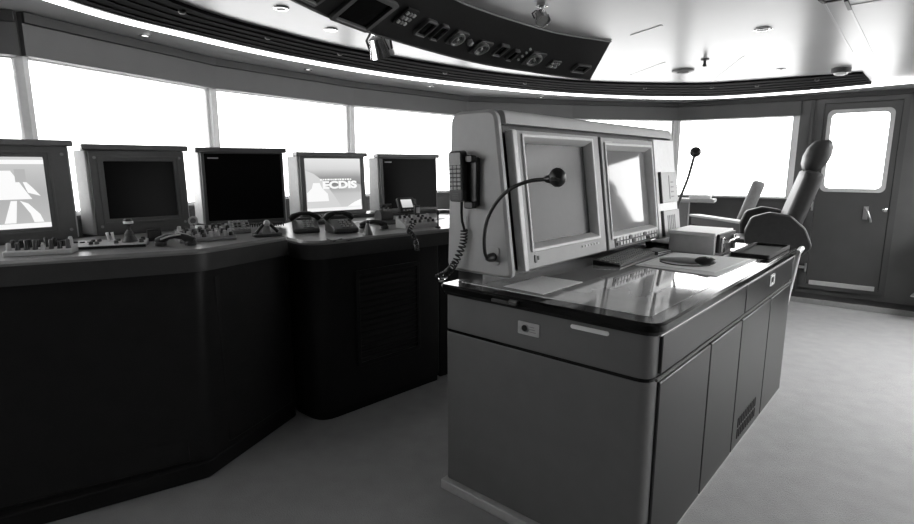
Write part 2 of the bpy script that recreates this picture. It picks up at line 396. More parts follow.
def spotlight(label, px, drop, tilt, sc=1.0):
    p = on_z(*px, ZC - drop); t = thing('spotlight', label, 'spotlight', (p.x, p.y, ZC))
    b = MB(); b.lathe([(.045 * sc, -.001), (.045 * sc, -.014), (.012, -.02), (.010, -drop + .06)], 18); b.build('mount', 'chrome', t)
    m = Matrix.Translation((0, 0, -drop)) @ Matrix.Rotation(tilt[1], 4, 'Z') @ Matrix.Rotation(tilt[0], 4, 'X')
    b = MB(); b.lathe([(.02 * sc, .07 * sc), (.045 * sc, .055 * sc), (.055 * sc, .0), (.062 * sc, -.03 * sc), (.055 * sc, -.03 * sc), (.048 * sc, -.01 * sc)], 22, m); b.build('lamp_head', 'chrome', t)
    b = MB(); b.lathe([(.048 * sc, -.014 * sc), (.03 * sc, -.02 * sc), (0, -.022 * sc)], 20, m); b.build('lens', 'grey', t)
    b = MB(); b.tube([m @ Vector(q) for q in ((-.066 * sc, 0, 0), (-.07 * sc, 0, .05 * sc), (-.03 * sc, 0, .085 * sc), (.03 * sc, 0, .085 * sc), (.07 * sc, 0, .05 * sc), (.066 * sc, 0, 0))], .006 * sc, 8); b.build('yoke', 'black', t)
    return t

# ================================================================== OVERHEAD INSTRUMENT PANEL
def resample(P, n):
    L = [0]
    for a, c in zip(P, P[1:]): L.append(L[-1] + (c - a).length)
    out = []; j = 0
    for i in range(n):
        d = L[-1] * i / (n - 1)
        while j < len(P) - 2 and L[j + 1] < d: j += 1
        out.append(P[j].lerp(P[j + 1], (d - L[j]) / max(1e-9, L[j + 1] - L[j])))
    return out
OT = resample(catmull([(-.36, 1.75), (-.20, 2.30)] + [tuple(on_z(x, y, ZC - .006).xy) for x, y in ((457, 0), (481, 9.6), (512, 20), (558, 33), (611, 41.5))], 8), 33)
OB = catmull([(-.75, 1.45), (-.596, 2.115), (-.385, 2.62), (.075, 3.295), (.541, 3.711), (.938, 4.008)], 6)
OB = resample(OB, 33)
ZB = 2.09
t = thing('overhead_instrument_panel', 'long curved dark instrument panel hanging from the ceiling with gauges and displays', 'instrument panel', (.1, 3.2, ZC))
def ol(v, z): return Vector((v.x - .1, v.y - 3.2, z - ZC))
b = MB(); b.loops([[ol(a, ZC - .001), ol(a, ZC - .006), ol(c, ZB), ol(c.lerp(a, -.06), ZB + .005), ol(c.lerp(a, -.06), ZC - .002)] for a, c in zip(OT, OB)]); b.build('body', 'ohead', t, ang=30)
b = MB(); b.tube([ol(a, ZC - .007) for a in OT], .005, 8); b.build('top_edge_strip', 'grey', t)
b = MB(); b.tube([ol(c, ZB - .001) for c in OB], .005, 8); b.build('bottom_edge_strip', 'dgrey', t)
# sections of the face: frame at (s along 0..1, t from top 0 to bottom 1)
def face_frame(px):
    best = None; N = len(OT) - 1
    r = ray(*px)
    for i in range(N * 8):
        k = i / 8; j = int(k); f = k - j
        a = OT[j].lerp(OT[j + 1], f); c = OB[j].lerp(OB[j + 1], f)
        A = Vector((a.x, a.y, ZC - .006)); C = Vector((c.x, c.y, ZB))
        for q in range(21):
            P = A.lerp(C, q / 20); d = P - Vector((0, 0, EYE)); e = (d.normalized() - r.normalized()).length
            if best is None or e < best[0]: best = (e, P, j, f)
    e, P, j, f = best
    j2 = min(j, N - 1)
    along = (Vector((*(OT[j2 + 1] + OB[j2 + 1]), 0)) - Vector((*(OT[j2] + OB[j2]), 0))).normalized()
    a = OT[j2]; c = OB[j2]; down = (Vector((c.x, c.y, ZB)) - Vector((a.x, a.y, ZC - .006))).normalized()
    n = along.cross(down).normalized()
    if n.dot(Vector((0, 0, EYE)) - P) < 0: n = -n
    down = (down - along * down.dot(along)).normalized()
    return axes(along, down, n, P - Vector((.1, 3.2, ZC)))
def inst_screen(px, w, h, mats=('dgrey', 'bezmid', 'screen'), nm='display'):
    m = face_frame(px)
    b = MB(); b.ring(rrect(w, h, .012), rrect(w * .8, h * .78, .006), 0, .018, m); f = b.build(nm, mats[1], t, bev=.002)
    b = MB(); b.box(-w * .41, w * .41, -h * .40, h * .40, .001, .007, m); b.build('display_glass', mats[2], f)
    b = MB(); b.box(-w * .4, w * .4, h * .40, h * .425, .017, .022, m); b.build('bezel_strip', 'grey', f)
    return f
def inst_gauge(px, r):
    m = face_frame(px)
    b = MB(); b.prism(rrect(r * 2.5, r * 2.5, .012), 0, .012, m); f = b.build('gauge', 'dgrey', t, bev=.002)
    b = MB(); b.ring([(r * math.cos(2 * math.pi * k / 28), r * math.sin(2 * math.pi * k / 28)) for k in range(28)], [(r * .84 * math.cos(2 * math.pi * k / 28), r * .84 * math.sin(2 * math.pi * k / 28)) for k in range(28)], .010, .024, m); b.build('gauge_rim', 'steel', f)
    b = MB(); b.lathe([(r * .85, .011), (r * .85, .014), (0, .0145)], 26, m); d = b.build('dial', 'black', f)
    b = MB()
    for k in range(15):
        a = R(140 + k * 260 / 14); mm = m @ Matrix.Rotation(a, 4, 'Z'); b.box(r * .62, r * .78, -.0018, .0018, .0145, .016, mm)
    mm = m @ Matrix.Rotation(R(230), 4, 'Z'); b.box(-r * .2, r * .6, -.003, .003, .016, .018, mm); b.lathe([(.008, .0145), (.008, .02), (0, .021)], 12, m)
    b.build('needle_and_scale', 'lgrey', f)
def inst_buttons(px, w, h, nx, ny, plate='dgrey'):
    m = face_frame(px); b = MB(); b.prism(rrect(w, h, .008), 0, .012, m); f = b.build('switch_panel', plate, t, bev=.002)
    for i in range(nx):
        for j in range(ny):
            x = (i + .5) / nx * w * .84 - w * .42; y = (j + .5) / ny * h * .8 - h * .4
            g = MB(); g.prism(rrect(w * .5 / nx, h * .45 / ny, .003, 3, x, y), .012, .019, m); g.build('button', 'grey' if (i + j) % 2 else 'lgrey', f)
inst_screen((364, 8), .26, .20)
inst_buttons((404, 17), .09, .11, 3, 3, 'ohead')
inst_screen((425, 26.5), .085, .11); inst_screen((439, 31), .06, .11)
inst_gauge((456, 38), .042)
m = face_frame((469, 41.5)); b = MB(); b.lathe([(.018, 0), (.018, .02), (.012, .026), (0, .027)], 16, m); b.build('dimmer_knob', 'grey', t)
inst_gauge((481, 45.5), .045)
inst_screen((500, 49.5), .075, .10); inst_screen((512, 54), .05, .10)
inst_gauge((534, 58), .050)
m0 = face_frame((524, 55)); b = MB()
for k in range(4): b.lathe([(.007, 0), (.007, .01), (0, .012)], 10, m0 @ Matrix.Translation((0, -.055 + .035 * k, 0)))
b.build('indicator_lamps', 'lgrey', t)
inst_buttons((554, 62.5), .085, .075, 4, 2)
inst_screen((581, 66.5), .13, .085, nm='display', mats=('dgrey', 'dgrey', 'screen'))
inst_screen((318, -14), .16, .16)
# spotlights
spotlight('chrome spotlight with yoke under the lower edge of the overhead panel', (381, 50), .10, (R(25), R(-30)), 1.2)
spotlight('small chrome spotlight on the ceiling above the overhead panel top edge', (542, 19), .07, (R(35), R(200)), .62)

# ================================================================== LEFT AND CENTRE CONTROL CONSOLES
ZL = 1.115
def loc2(pts, o): return [(x - o[0], y - o[1]) for x, y in pts]
# --- left console
O1 = (-1.6, 2.6)
t = thing('control_console', 'near-black angled console at left with round speaker grille, carrying switch panels and joystick', 'control console', (O1[0], O1[1], 0))
LT = loc2([(-2.75, 1.72), (-1.787, 2.205), (-1.190, 2.505), (-.935, 2.985), (-1.33, 3.62), (-1.70, 3.55), (-2.08, 2.80), (-2.6, 2.2)], O1)
lt = round_poly(LT, [0, .0, .13, .04, .02, .0, .0, 0])
b = MB(); b.taper(inset(lt, .0), ZL - .095, lt, ZL - .012); b.taper(lt, ZL - .012, inset(lt, .012), ZL); lip = b.build('worktop', 'ctop', t, ang=30)
b = MB(); b.ring(inset(lt, -.004), inset(lt, .03), ZL - .105, ZL - .022); b.build('worktop_lip', 'lip', t, bev=.008, ang=30)
LB = loc2([(-2.72, 1.564), (-1.69, 2.17), (-1.205, 2.455), (-.965, 3.10), (-1.33, 3.60), (-1.70, 3.52), (-2.08, 2.78), (-2.58, 2.2)], O1)
lb_ = round_poly(LB, [0, .0, .13, .04, .02, .0, .0, 0]); li = inset(lt, .022)
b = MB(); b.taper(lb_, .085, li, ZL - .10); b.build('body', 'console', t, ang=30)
LP = loc2([(-2.72, 1.445), (-1.668, 2.13), (-1.205, 2.43), (-.975, 3.10), (-1.33, 3.58), (-1.70, 3.50), (-2.08, 2.76), (-2.56, 2.16)], O1)
b = MB(); b.prism(round_poly(LP, [0, 0, .08, .04, .02, 0, 0, 0]), 0, .085); b.build('plinth', 'plinth', t, bev=.006)
# panel seams and grille on the angled face: between floor corner and inner end
def face_mtx(p0, p1, q0, q1, z0, z1, org):
    """frame on a slightly raked face given plan points at z0 (p) and z1 (q); x along, y up, z out; origin at mid p0"""
    P0, P1, Q0 = Vector((*p0, z0)), Vector((*p1, z0)), Vector((*q0, z1))
    x = (P1 - P0).normalized(); y = (Q0 - P0); y = (y - x * y.dot(x)).normalized(); z = x.cross(y)
    return axes(x, y, z, P0 - Vector((*org, 0)))
fm = face_mtx((-1.205, 2.455), (-.965, 3.10), (-1.190 - .01, 2.53), (-.945, 3.0), .085, ZL - .1, O1)
L2 = ((-1.205 + .965) ** 2 + (2.455 - 3.10) ** 2) ** .5
b = MB(); b.prism(rrect(.50, .86, .015, 4, .375, .46), -.01, .010, fm); pn = b.build('access_panel', 'console', t, bev=.004)
b = MB(); gx, gy, gr = .34, .735, .085
b.ring([(gx + gr * math.cos(2 * math.pi * k / 32), gy + gr * math.sin(2 * math.pi * k / 32)) for k in range(32)], [(gx + gr * .86 * math.cos(2 * math.pi * k / 32), gy + gr * .86 * math.sin(2 * math.pi * k / 32)) for k in range(32)], .008, .022, fm)
for k in range(-4, 5):
    yy = k * gr * .19; hw = math.sqrt(max(0, (gr * .87) ** 2 - yy * yy))
    b.box(gx - hw, gx + hw, gy + yy - .0045, gy + yy + .0045, .009, .019, fm)
b.build('speaker_grille', 'dgrey', pn)
# long face seam panel
fl = face_mtx((-2.60, 1.634), (-1.205, 2.455), (-2.6, 1.815), (-1.2, 2.52), .085, ZL - .1, O1)
b = MB(); b.box(.0, 1.53, .015, .885, -.02, .012, fl); b.build('access_panel', 'console', t, bev=.004)
# --- centre console
O2 = (-.5, 3.5); ZR = 1.082
t2 = thing('control_console', 'near-black rounded console in the centre with a slatted vent grille, crowded with phones', 'control console', (O2[0], O2[1], 0))
RT = loc2([(-1.02, 3.19), (-.825, 2.955), (-.073, 3.612), (.62, 4.21), (.10, 4.86), (-.62, 4.90), (-1.20, 4.38), (-1.30, 3.66)], O2)
rt = round_poly(RT, [0.02, .14, .0, .0, .0, .0, .0, .0])
b = MB(); b.taper(rt, ZR - .09, rt, ZR - .012); b.taper(rt, ZR - .012, inset(rt, .012), ZR); b.build('worktop', 'ctop', t2, ang=30)
b = MB(); b.ring(inset(rt, -.004), inset(rt, .03), ZR - .105, ZR - .022); b.build('worktop_lip', 'lip', t2, bev=.008, ang=30)
RS = loc2([(-1.13, 4.02), (-.60, 4.50), (-.08, 4.93), (-.16, 5.0), (-.62, 4.92), (-1.20, 4.40)], O2)
RS = loc2([(-1.20, 4.06), (-.72, 4.44), (-.20, 4.80), (.02, 4.82), (.0, 4.86), (-.30, 4.90), (-.62, 4.88), (-1.18, 4.36)], O2)
b = MB(); b.prism(RS, ZR, ZR + .028); b.build('rear_shelf', 'lip', t2, bev=.005)
RB = loc2([(-.995, 3.155), (-.80, 2.985), (-.122, 3.66), (-.72, 4.50), (-1.05, 4.2), (-1.25, 3.60)], O2)
rb = round_poly(RB, [0.02, .15, .02, 0, 0, 0])
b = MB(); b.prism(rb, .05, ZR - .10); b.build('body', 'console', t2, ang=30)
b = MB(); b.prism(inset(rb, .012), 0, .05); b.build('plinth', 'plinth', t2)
b = MB(); b.prism(loc2([(-.122, 3.72), (.60, 4.30), (.2, 4.84), (-.66, 4.50)], O2), .0, ZR - .10); b.build('recessed_body', 'plinth', t2)
fc = face_mtx((-.80, 2.985), (-.122, 3.66), (-.80, 2.985), (-.122, 3.66), 0, 1, O2)
b = MB(); b.ring(rrect(.50, .60, .012, 4, .52, .58), rrect(.45, .55, .008, 4, .52, .58), -.01, .012, fc); g = b.build('vent_grille', 'console', t2, bev=.003)
b = MB(); b.box(.29, .75, .30, .86, -.012, .001, fc); g2 = b.build('vent_back', 'blackm', g)
b = MB()
for k in range(14):
    y = .325 + k * .0385
    b.loops([[fc @ Vector((x, y, .001)), fc @ Vector((x, y + .012, .011)), fc @ Vector((x, y + .018, .011)), fc @ Vector((x, y + .008, .001))] for x in (.295, .745)])
b.build('vent_slats', 'console', g)
# ================================================================== MONITORS ON THE CONSOLES
def prep_text(body, size, mtx, m, parent, name, depth=.001, bold=.0):
    cu = bpy.data.curves.new(name, 'FONT'); cu.body = body; cu.size = size; cu.extrude = depth; cu.offset = bold
    cu.align_x = 'CENTER'; cu.align_y = 'CENTER'
    o = bpy.data.objects.new(name, cu); COL.objects.link(o); bpy.context.view_layer.update()
    me = bpy.data.meshes.new_from_object(o.evaluated_get(bpy.context.evaluated_depsgraph_get())); COL.objects.unlink(o); bpy.data.objects.remove(o)
    me.transform(mtx); me.materials.clear(); me.materials.append(M[m]); q = bpy.data.objects.new(name, me); COL.objects.link(q); q.parent = parent
    return q
YZ = Matrix(((1, 0, 0, 0), (0, 0, 1, 0), (0, 1, 0, 0), (0, 0, 0, 1)))
FR = Matrix(((1, 0, 0, 0), (0, 0, -1, 0), (0, 1, 0, 0), (0, 0, 0, 1)))     # x,y -> x,z ; height -> -y (towards the viewer)
def monitor(label, L, Rr, h, z, style, lean=.02, depth=.13):
    L, Rr = Vector((*L, 0)), Vector((*Rr, 0)); w = (Rr - L).length; d = (Rr - L).normalized()
    c = (L + Rr) / 2; rz = math.atan2(d.y, d.x)
    if style == 'chart': depth = .11
    t = thing('console_monitor', label, 'monitor', (c.x, c.y, z), rz, 'monitors along the front consoles')
    sh = Matrix(((1, 0, 0, 0), (0, 1, lean / h, 0), (0, 0, 1, 0), (0, 0, 0, 1)))
    b = MB(); b.taper([(-w / 2 - .012, .012), (w / 2 + .012, .012), (w / 2 - .01, depth + .02), (-w / 2 - .05, depth)], 0.004, [(-w / 2 - .012, .012), (w / 2 + .012, .012), (w / 2 - .02, depth), (-w / 2 - .05, depth - .02)], h - .02, sh)
    b.build('housing', 'hside', t, bev=.006)
    b = MB(); b.box(-w / 2 - .028, w / 2 + .028, -.022, depth * .45, h - .02, h + .012, sh); b.build('top_cap', 'cap', t, bev=.006)
    bz = 'bezmid' if style in ('grey', 'chart') else ('bezmid' if style == 'lit' else 'bezmid')
    # screen opening
    if style == 'grey': ox0, ox1, oz0, oz1 = -w * .365, w * .375, .09, h - .08
    elif style == 'chart': ox0, ox1, oz0, oz1 = -w * .36, w * .27, .07, h - .075
    elif style == 'lit': ox0, ox1, oz0, oz1 = -w * .435, w * .435, .035, h - .035
    else: ox0, ox1, oz0, oz1 = -w * .46, w * .475, .025, h - .028
    b = MB(); b.ring([(-w / 2, 0), (w / 2, 0), (w / 2, h - .02), (-w / 2, h - .02)], [(ox0, oz0), (ox1, oz0), (ox1, oz1), (ox0, oz1)], -.012, .012, sh @ FR); bz = b.build('bezel', bz, t, bev=.004)
    if style in ('grey', 'chart'):
        b = MB(); b.ring([(ox0 - .03, oz0 - .03), (ox1 + .03, oz0 - .03), (ox1 + .03, oz1 + .03), (ox0 - .03, oz1 + .03)], [(ox0 - .018, oz0 - .018), (ox1 + .018, oz0 - .018), (ox1 + .018, oz1 + .018), (ox0 - .018, oz1 + .018)], .010, .017, sh @ FR); b.build('bezel_groove', 'bezmid', bz, bev=.002)
        for sx in (-1, 1):
            for zz in (.05, h - .06):
                b = MB(); b.lathe([(.008, .010), (.008, .015), (0, .016)], 10, sh @ Matrix.Translation((sx * (w / 2 - .025), 0, zz)) @ FR); b.build('screw', 'grey', bz)
    cx, cz, sw, shh = (ox0 + ox1) / 2, (oz0 + oz1) / 2, ox1 - ox0, oz1 - oz0
    smat = {'grey': 'screen', 'dark': 'screen', 'lit': gmat('splash_gradient', [(0, .92), (.06, .9), (.07, .62), (.32, .55), (.52, .20), (.64, .28), (.80, .62), (1, .75)], 'Z', oz0, oz1), 'chart': gmat('chart_gradient', [(0, .5), (.5, .42), (.72, .5), (1, .62)], 'Z', oz0, oz1)}[style]
    b = MB(); b.box(ox0 - .004, ox1 + .004, -.004, .02, oz0 - .004, oz1 + .004, sh); sc = b.build('screen', smat, t)
    if style == 'dark':
        b = MB(); b.box(ox0 + .02, ox0 + .085, -.006, -.0035, oz1 - .032, oz1 - .024, sh); b.build('nameplate', 'lgrey', sc)
    sm = sh @ Matrix.Translation((cx, -.0045, cz)) @ FR
    if style == 'lit':
        S = shh
        def poly(pts, m, lift=.0006, nm='display_shape'):
            b = MB(); b.prism([(x * sw / 2, y * S / 2) for x, y in pts], 0, lift, sm); return b.build(nm, m, sc, smooth=False)
        poly([(-.98, .55), (-.7, .42), (-.35, .12), (.0, -.45), (.22, -.86), (-.98, -.86)], 'glow3', .0005)
        poly([(-.97, -.30), (-.80, -.12), (-.74, .08), (-.52, .08), (-.44, -.12), (-.25, -.34), (-.22, -.62), (-.97, -.62)], 'glow', .0010)
        poly([(.45, -.86), (.70, -.70), (.97, -.58), (.97, -.86)], 'glow', .0008)
        poly([(.15, -.05), (.5, -.22), (.97, -.30), (.97, -.02), (.6, .14)], 'glow2', .0006)
        prep_text('ECDIS', .080, sm @ Matrix.Translation((.048, -.004, .0012)) @ Matrix.Diagonal((1.4, .95, 1, 1)), 'glow', sc, 'display_title', .0005, .004)
        b = MB(); x = -.5
        for k in range(13):
            ww = random.choice((.05, .07, .09)); b.prism([((x) * sw / 2, (.17) * S / 2), ((x + ww) * sw / 2, (.17) * S / 2), ((x + ww) * sw / 2, (.23) * S / 2), (x * sw / 2, (.23) * S / 2)], .001, .0016, sm); x += ww + .022
        b.build('display_caption_bar', 'glow', sc, smooth=False)
    if style == 'chart':
        S = shh
        def poly(pts, m, lift=.0006, nm='display_shape'):
            b = MB(); b.prism([(x * sw / 2, y * S / 2) for x, y in pts], 0, lift, sm); return b.build(nm, m, sc, smooth=False)
        poly([(-1, -1), (1, -1), (1, -.86), (-1, -.86)], 'glow')
        poly([(-1, .80), (1, .80), (1, .92), (-1, .92)], 'glow', .0007)
        poly([(-.9, -.18), (.55, -.18), (.40, .05), (.18, .42), (.05, .62), (-.9, .62)], 'glow', .0009)
        poly([(.45, -.0), (.80, -.10), (.62, .12), (.30, .45)], 'glow', .0008)
        poly([(.15, .30), (.45, .30), (.45, .66), (.15, .66)], 'glow2', .0012)
        poly([(-.30, -.84), (-.05, -.22), (.12, -.22), (.02, -.84)], 'glow', .0007)
        poly([(.20, -.22), (.42, -.30), (.72, -.62), (.80, -.84), (.52, -.84), (.45, -.60)], 'glow', .0007)
        poly([(-.9, -.3), (-.5, -.3), (-.42, -.84), (-.9, -.84)], 'glow4', .0007)
    return t
Lm = [on_z(*q, 1.11) for q in ((78, 239), (98, 237), (190, 230), (206, 226), (286, 222), (303, 217), (366, 213), (382, 212), (437, 209))]
r0 = Vector((-2.065, 2.86)); d0 = Vector((.62, .78)).normalized()
r0 = Vector((Lm[0].x, Lm[0].y)); d0 = Vector((.70, .71)).normalized(); l0 = r0 - d0 * .46
monitor('monitor at the left picture edge showing a bright chart-like display', l0, r0, .50, ZL, 'chart')
monitor('monitor with wide grey bezel and dark blank screen behind the joystick panel', Lm[1].xy, Lm[2].xy, .485, ZL, 'grey')
monitor('borderless black blank monitor between the wide grey-bezel one and the lit splash-screen one', Lm[3].xy, Lm[4].xy, .485, ZL, 'dark')
monitor('monitor with lit pale splash screen reading ECDIS and thick black border', Lm[5].xy, Lm[6].xy, .475, 1.11, 'lit')
monitor('borderless black blank monitor nearest the radar console, behind the small tilted display', Lm[7].xy, Lm[8].xy, .470, 1.11, 'dark')

# ================================================================== SMALL EQUIPMENT ON THE CONSOLES
def at(px, z): return on_z(px[0], px[1], z)
def slab_thing(name, label, cat, px, z, w, d, h, rz, m='grey', slope=.0, group=None):
    p = at(px, z); t = thing(name, label, cat, (p.x, p.y, z), rz, group)
    hw, hd = w / 2, d / 2
    b = MB(); b.loops([[Vector((x, -hd, 0.001)), Vector((x, hd, 0.001)), Vector((x, hd, h + slope)), Vector((x, -hd, h))] for x in (-hw, hw)])
    b.build('panel_body', m, t, bev=.003)
    return t, lambda x, y: Vector((x, y, h + slope * (y + hd) / d))
def knobs(t, top, xs, ys, r=.009, h=.018, mats=('black', 'lgrey', 'dgrey'), name='knob'):
    for y in ys:
        for x in xs:
            p = top(x + random.uniform(-.002, .002), y); k = random.choice(mats); hh = h * random.uniform(.7, 1.3)
            b = MB(); b.lathe([(r * 1.1, -.001), (r, hh * .3), (r * .9, hh), (r * .6, hh * 1.1), (0, hh * 1.12)], 12, Matrix.Translation(p)); b.build(name, k, t)
A1 = R(27); A2 = R(36)                     # long face / centre face bearings
t, top = slab_thing('switch_panel', 'pale switch box with two rows of dark knobs at the left picture edge', 'switch panel', (42, 254), ZL, .25, .10, .022, R(20), 'lgrey', .01)
knobs(t, top, [-.107 + .0305 * k for k in range(8)], (-.022, .024), .0095, .030)
# joystick panel
t, top = slab_thing('joystick_panel', 'flat pale control panel with black joystick, beneath the wide grey-bezel monitor', 'joystick panel', (107, 247), ZL, .34, .115, .016, R(22), 'lgrey', .012)
knobs(t, top, (-.13, -.10, -.07), (.02,), .011, .006, ('black',), 'button')
knobs(t, top, (-.06, -.035, .045, .15), (-.025, .03), .010, .012, ('black', 'dgrey'), 'button')
b = MB(); b.box(-.171, .171, -.062, -.0576, .001, .013); b.build('front_edge', 'black', t)
b = MB(); q = top(.098, .0); b.lathe([(.034, 0), (.030, .012), (.020, .03), (.022, .036), (.013, .05), (.012, .055)], 20, Matrix.Translation(q)); b.build('joystick_boot', 'dgrey', t)
b = MB(); b.lathe([(.008, .05), (.008, .075), (.018, .08), (.021, .095), (.016, .108), (0, .11)], 16, Matrix.Translation(q)); b.build('joystick_grip', 'black', t)
b = MB(); b.lathe([(.0215, .086), (.0225, .092), (.0215, .098)], 16, Matrix.Translation(q)); b.build('joystick_collar', 'white', t)
for x in (.005, .026):
    b = MB(); q = top(x, .035); b.tube([q, q + Vector((-.006, 0, .04))], [.004, .007], 8); b.build('toggle_lever', 'white', t)
def handset(name, label, px, z, rz, L=.20, tilt=0, cat='handset', group=None, m='black'):
    p = at(px, z); t = thing(name, label, cat, (p.x, p.y, z), rz, group)
    path = [(-L / 2, 0, .022), (-L * .36, 0, .030), (-L * .2, 0, .046), (0, 0, .050), (L * .2, 0, .046), (L * .36, 0, .030), (L / 2, 0, .022)]
    b = MB(); b.tube(path, [.018, .022, .016, .014, .016, .022, .018], 12); b.build('grip', m, t)
    for sx in (-1, 1):
        b = MB(); b.lathe([(.016, 0.002), (.026, .004), (.027, .018), (.020, .028), (.012, .032)], 18, Matrix.Translation((sx * L * .40, 0, 0))); b.build('earpiece' if sx < 0 else 'mouthpiece', m, t)
    return t
t = handset('handset', 'black handset lying at the console front edge right of the joystick panel', (176, 246), ZL, R(8), .17)
b = MB(); b.tube([(-.06, -.02, .036), (-.02, -.024, .050), (.03, -.012, .058)], .004, 8); b.tube([(-.03, .0, .05), (.02, -.006, .066), (.07, .0, .05)], .0035, 8); b.build('cable_loop', 'lgrey', t)
p = at((155, 241), ZL); t = thing('intercom_box', 'small upright dark intercom box under the right corner of the wide grey-bezel monitor', 'intercom box', (p.x, p.y, ZL), R(30))
b = MB(); b.box(-.033, .033, -.02, .02, 0.001, .062); b.build('case', 'black', t, bev=.004)
b = MB(); b.box(-.025, .025, -.022, -.0195, .02, .054); b.build('face_plate', 'dgrey', t, bev=.001)
b = MB(); b.lathe([(.007, 0), (.006, .012), (0, .013)], 12, Matrix.Translation((.012, -.022, .012)) @ FR); b.build('volume_knob', 'lgrey', t)
t, top = slab_thing('switch_panel', 'long sloping bank of many knobs between the grey-bezel and black monitors', 'switch panel', (206, 240), ZL, .27, .14, .018, R(36), 'grey', .04)
knobs(t, top, [-.116 + .033 * k for k in range(8)], (-.05, -.016, .018, .05), .0105, .020)
p = at((194, 232), ZL); t = thing('rotary_control', 'round ring-shaped control standing behind the long bank of knobs', 'control knob', (p.x, p.y, ZL), R(30))
b = MB(); b.lathe([(.014, .001), (.008, .006), (.007, .045)], 14); b.build('stem', 'dgrey', t)
b = MB(); N = 20; b.tube([(.022 * math.cos(2 * math.pi * k / N), 0, .065 + .022 * math.sin(2 * math.pi * k / N)) for k in range(N + 1)], .006, 8); b.build('ring', 'lgrey', t)
t, top = slab_thing('keypad_panel', 'grey slanted keypad panel at the foot of the borderless black monitor, beside the lever', 'keypad', (240, 233), ZL, .11, .08, .02, R(32), 'grey', .05)
for i in range(5):
    for j in range(4):
        q = top(-.042 + .021 * i, -.030 + .020 * j); b = MB(); b.prism(rrect(.015, .013, .003, 3), -.002, .006, Matrix.Translation(q)); b.build('key', 'dgrey' if (i * j) % 3 else 'lgrey', t)
# throttle lever
p = at((267, 236), ZL); t = thing('throttle_lever', 'dark two-legged lever unit with pale knob at the inner end of the left console', 'lever', (p.x, p.y, ZL), R(32))
b = MB(); b.prism(rrect(.15, .10, .02), .001, .016); b.build('base', 'dgrey', t, bev=.003)
b = MB(); b.taper(rrect(.05, .05, .015, 4), .016, rrect(.03, .03, .01, 4), .06); b.build('hub', 'grey', t)
b = MB(); b.tube([(0, 0, .05), (.02, .01, .065), (.06, .0, .02)], .009, 10); b.tube([(0, 0, .05), (-.02, .0, .06), (-.06, -.02, .02)], .009, 10); b.build('lever_arm', 'black', t)
b = MB(); b.blob((-.0, -.012, .072), .018, .018, .018); b.build('lever_knob', 'lgrey', t)
def coil(name, label, A, B, sag, turns, r, z=None, cat='cord', wire=.0035, n=10, mtl='black', wp=None):
    A, B = Vector(A), Vector(B); t = None
    P = []; N = turns * n
    pts = [Vector(q) for q in (wp or (A, B))]; C = catmull3(pts, 24) if len(pts) > 2 else [A.lerp(B, k / 24) for k in range(25)]
    for i in range(N + 1):
        u = i / N * (len(C) - 1); j = min(int(u), len(C) - 2); c = C[j].lerp(C[j + 1], u - j); d = (C[j + 1] - C[j]).normalized()
        if len(pts) == 2: c = c + Vector((0, 0, -sag * 4 * (i / N) * (1 - i / N)))
        x = d.cross(Vector((.2, .3, .9))).normalized(); y = d.cross(x); a = 2 * math.pi * i / n
        P.append(c + (x * math.cos(a) + y * math.sin(a)) * r)
    b = MB(); b.tube(P, wire, 6); o = b.build(name, mtl); tag(o, label, cat); return o
def catmull3(pts, n):
    P = [pts[0] * 2 - pts[1]] + pts + [pts[-1] * 2 - pts[-2]]; out = []
    for i in range(1, len(P) - 2):
        for k in range(n):
            t = k / n; a, b_, c, d = P[i - 1], P[i], P[i + 1], P[i + 2]
            out.append(.5 * ((2 * b_) + (c - a) * t + (2 * a - 5 * b_ + 4 * c - d) * t * t + (3 * b_ - a - 3 * c + d) * t ** 3))
    return out + [pts[-1]]
coil('coiled_cord', 'dark coiled cord stretched along the foot of the borderless black monitor', at((232, 226), ZL + .018), at((285, 223.5), ZL + .018), .0, 22, .012)
p = at((241, 227), ZL); b = MB(); q = at((234, 227), ZL + .02) - p; q2 = at((247, 229), ZL + .02) - p; b.tube([q, q2], [.007, .006], 10); o = b.build('marker_pen', 'white'); o.location = (p.x, p.y, ZL - .008); tag(o, 'white marker pen lying in front of the coiled cord', 'pen')
# --- centre console
def desk_phone(label, px, rz, s=1.0, z=ZR):
    p = at(px, z); t = thing('desk_telephone', label, 'telephone', (p.x, p.y, z), rz, 'telephones on the centre console')
    b = MB(); b.loops([[Vector((x, -.09 * s, .001)), Vector((x, .09 * s, .001)), Vector((x, .09 * s, .075 * s)), Vector((x, .04 * s, .08 * s)), Vector((x, -.09 * s, .03 * s))] for x in (-.085 * s, .085 * s)]); b.build('base', 'dgrey', t, bev=.008)
    b = MB()
    for i in range(3):
        for j in range(4):
            y = -.06 + .026 * j; b.prism(rrect(.017 * s, .013 * s, .003, 3), 0, .007, Matrix.Translation(((-.01 + .026 * i) * s, y * s, (.042 + (y + .06) * .385) * s)))
    b.build('keypad', 'lgrey', t)
    L = .2 * s
    b = MB(); b.tube([(-L / 2, .05 * s, .085 * s), (-L * .38, .05 * s, .105 * s), (-L * .15, .05 * s, .125 * s), (L * .15, .05 * s, .125 * s), (L * .38, .05 * s, .105 * s), (L / 2, .05 * s, .085 * s)], [.018 * s, .022 * s, .014 * s, .014 * s, .022 * s, .018 * s], 12); b.build('receiver', 'black', t)
    return t
desk_phone('dark desk telephone at the rounded corner of the centre console', (306, 232), R(20), .92)
desk_phone('low dark desk telephone in front of the lit splash-screen monitor', (342, 232), R(34), .95)
t, top = slab_thing('keypad_panel', 'grey sloping keypad unit behind the two desk telephones', 'keypad', (322, 224), ZR, .12, .09, .02, R(36), 'dgrey', .05)
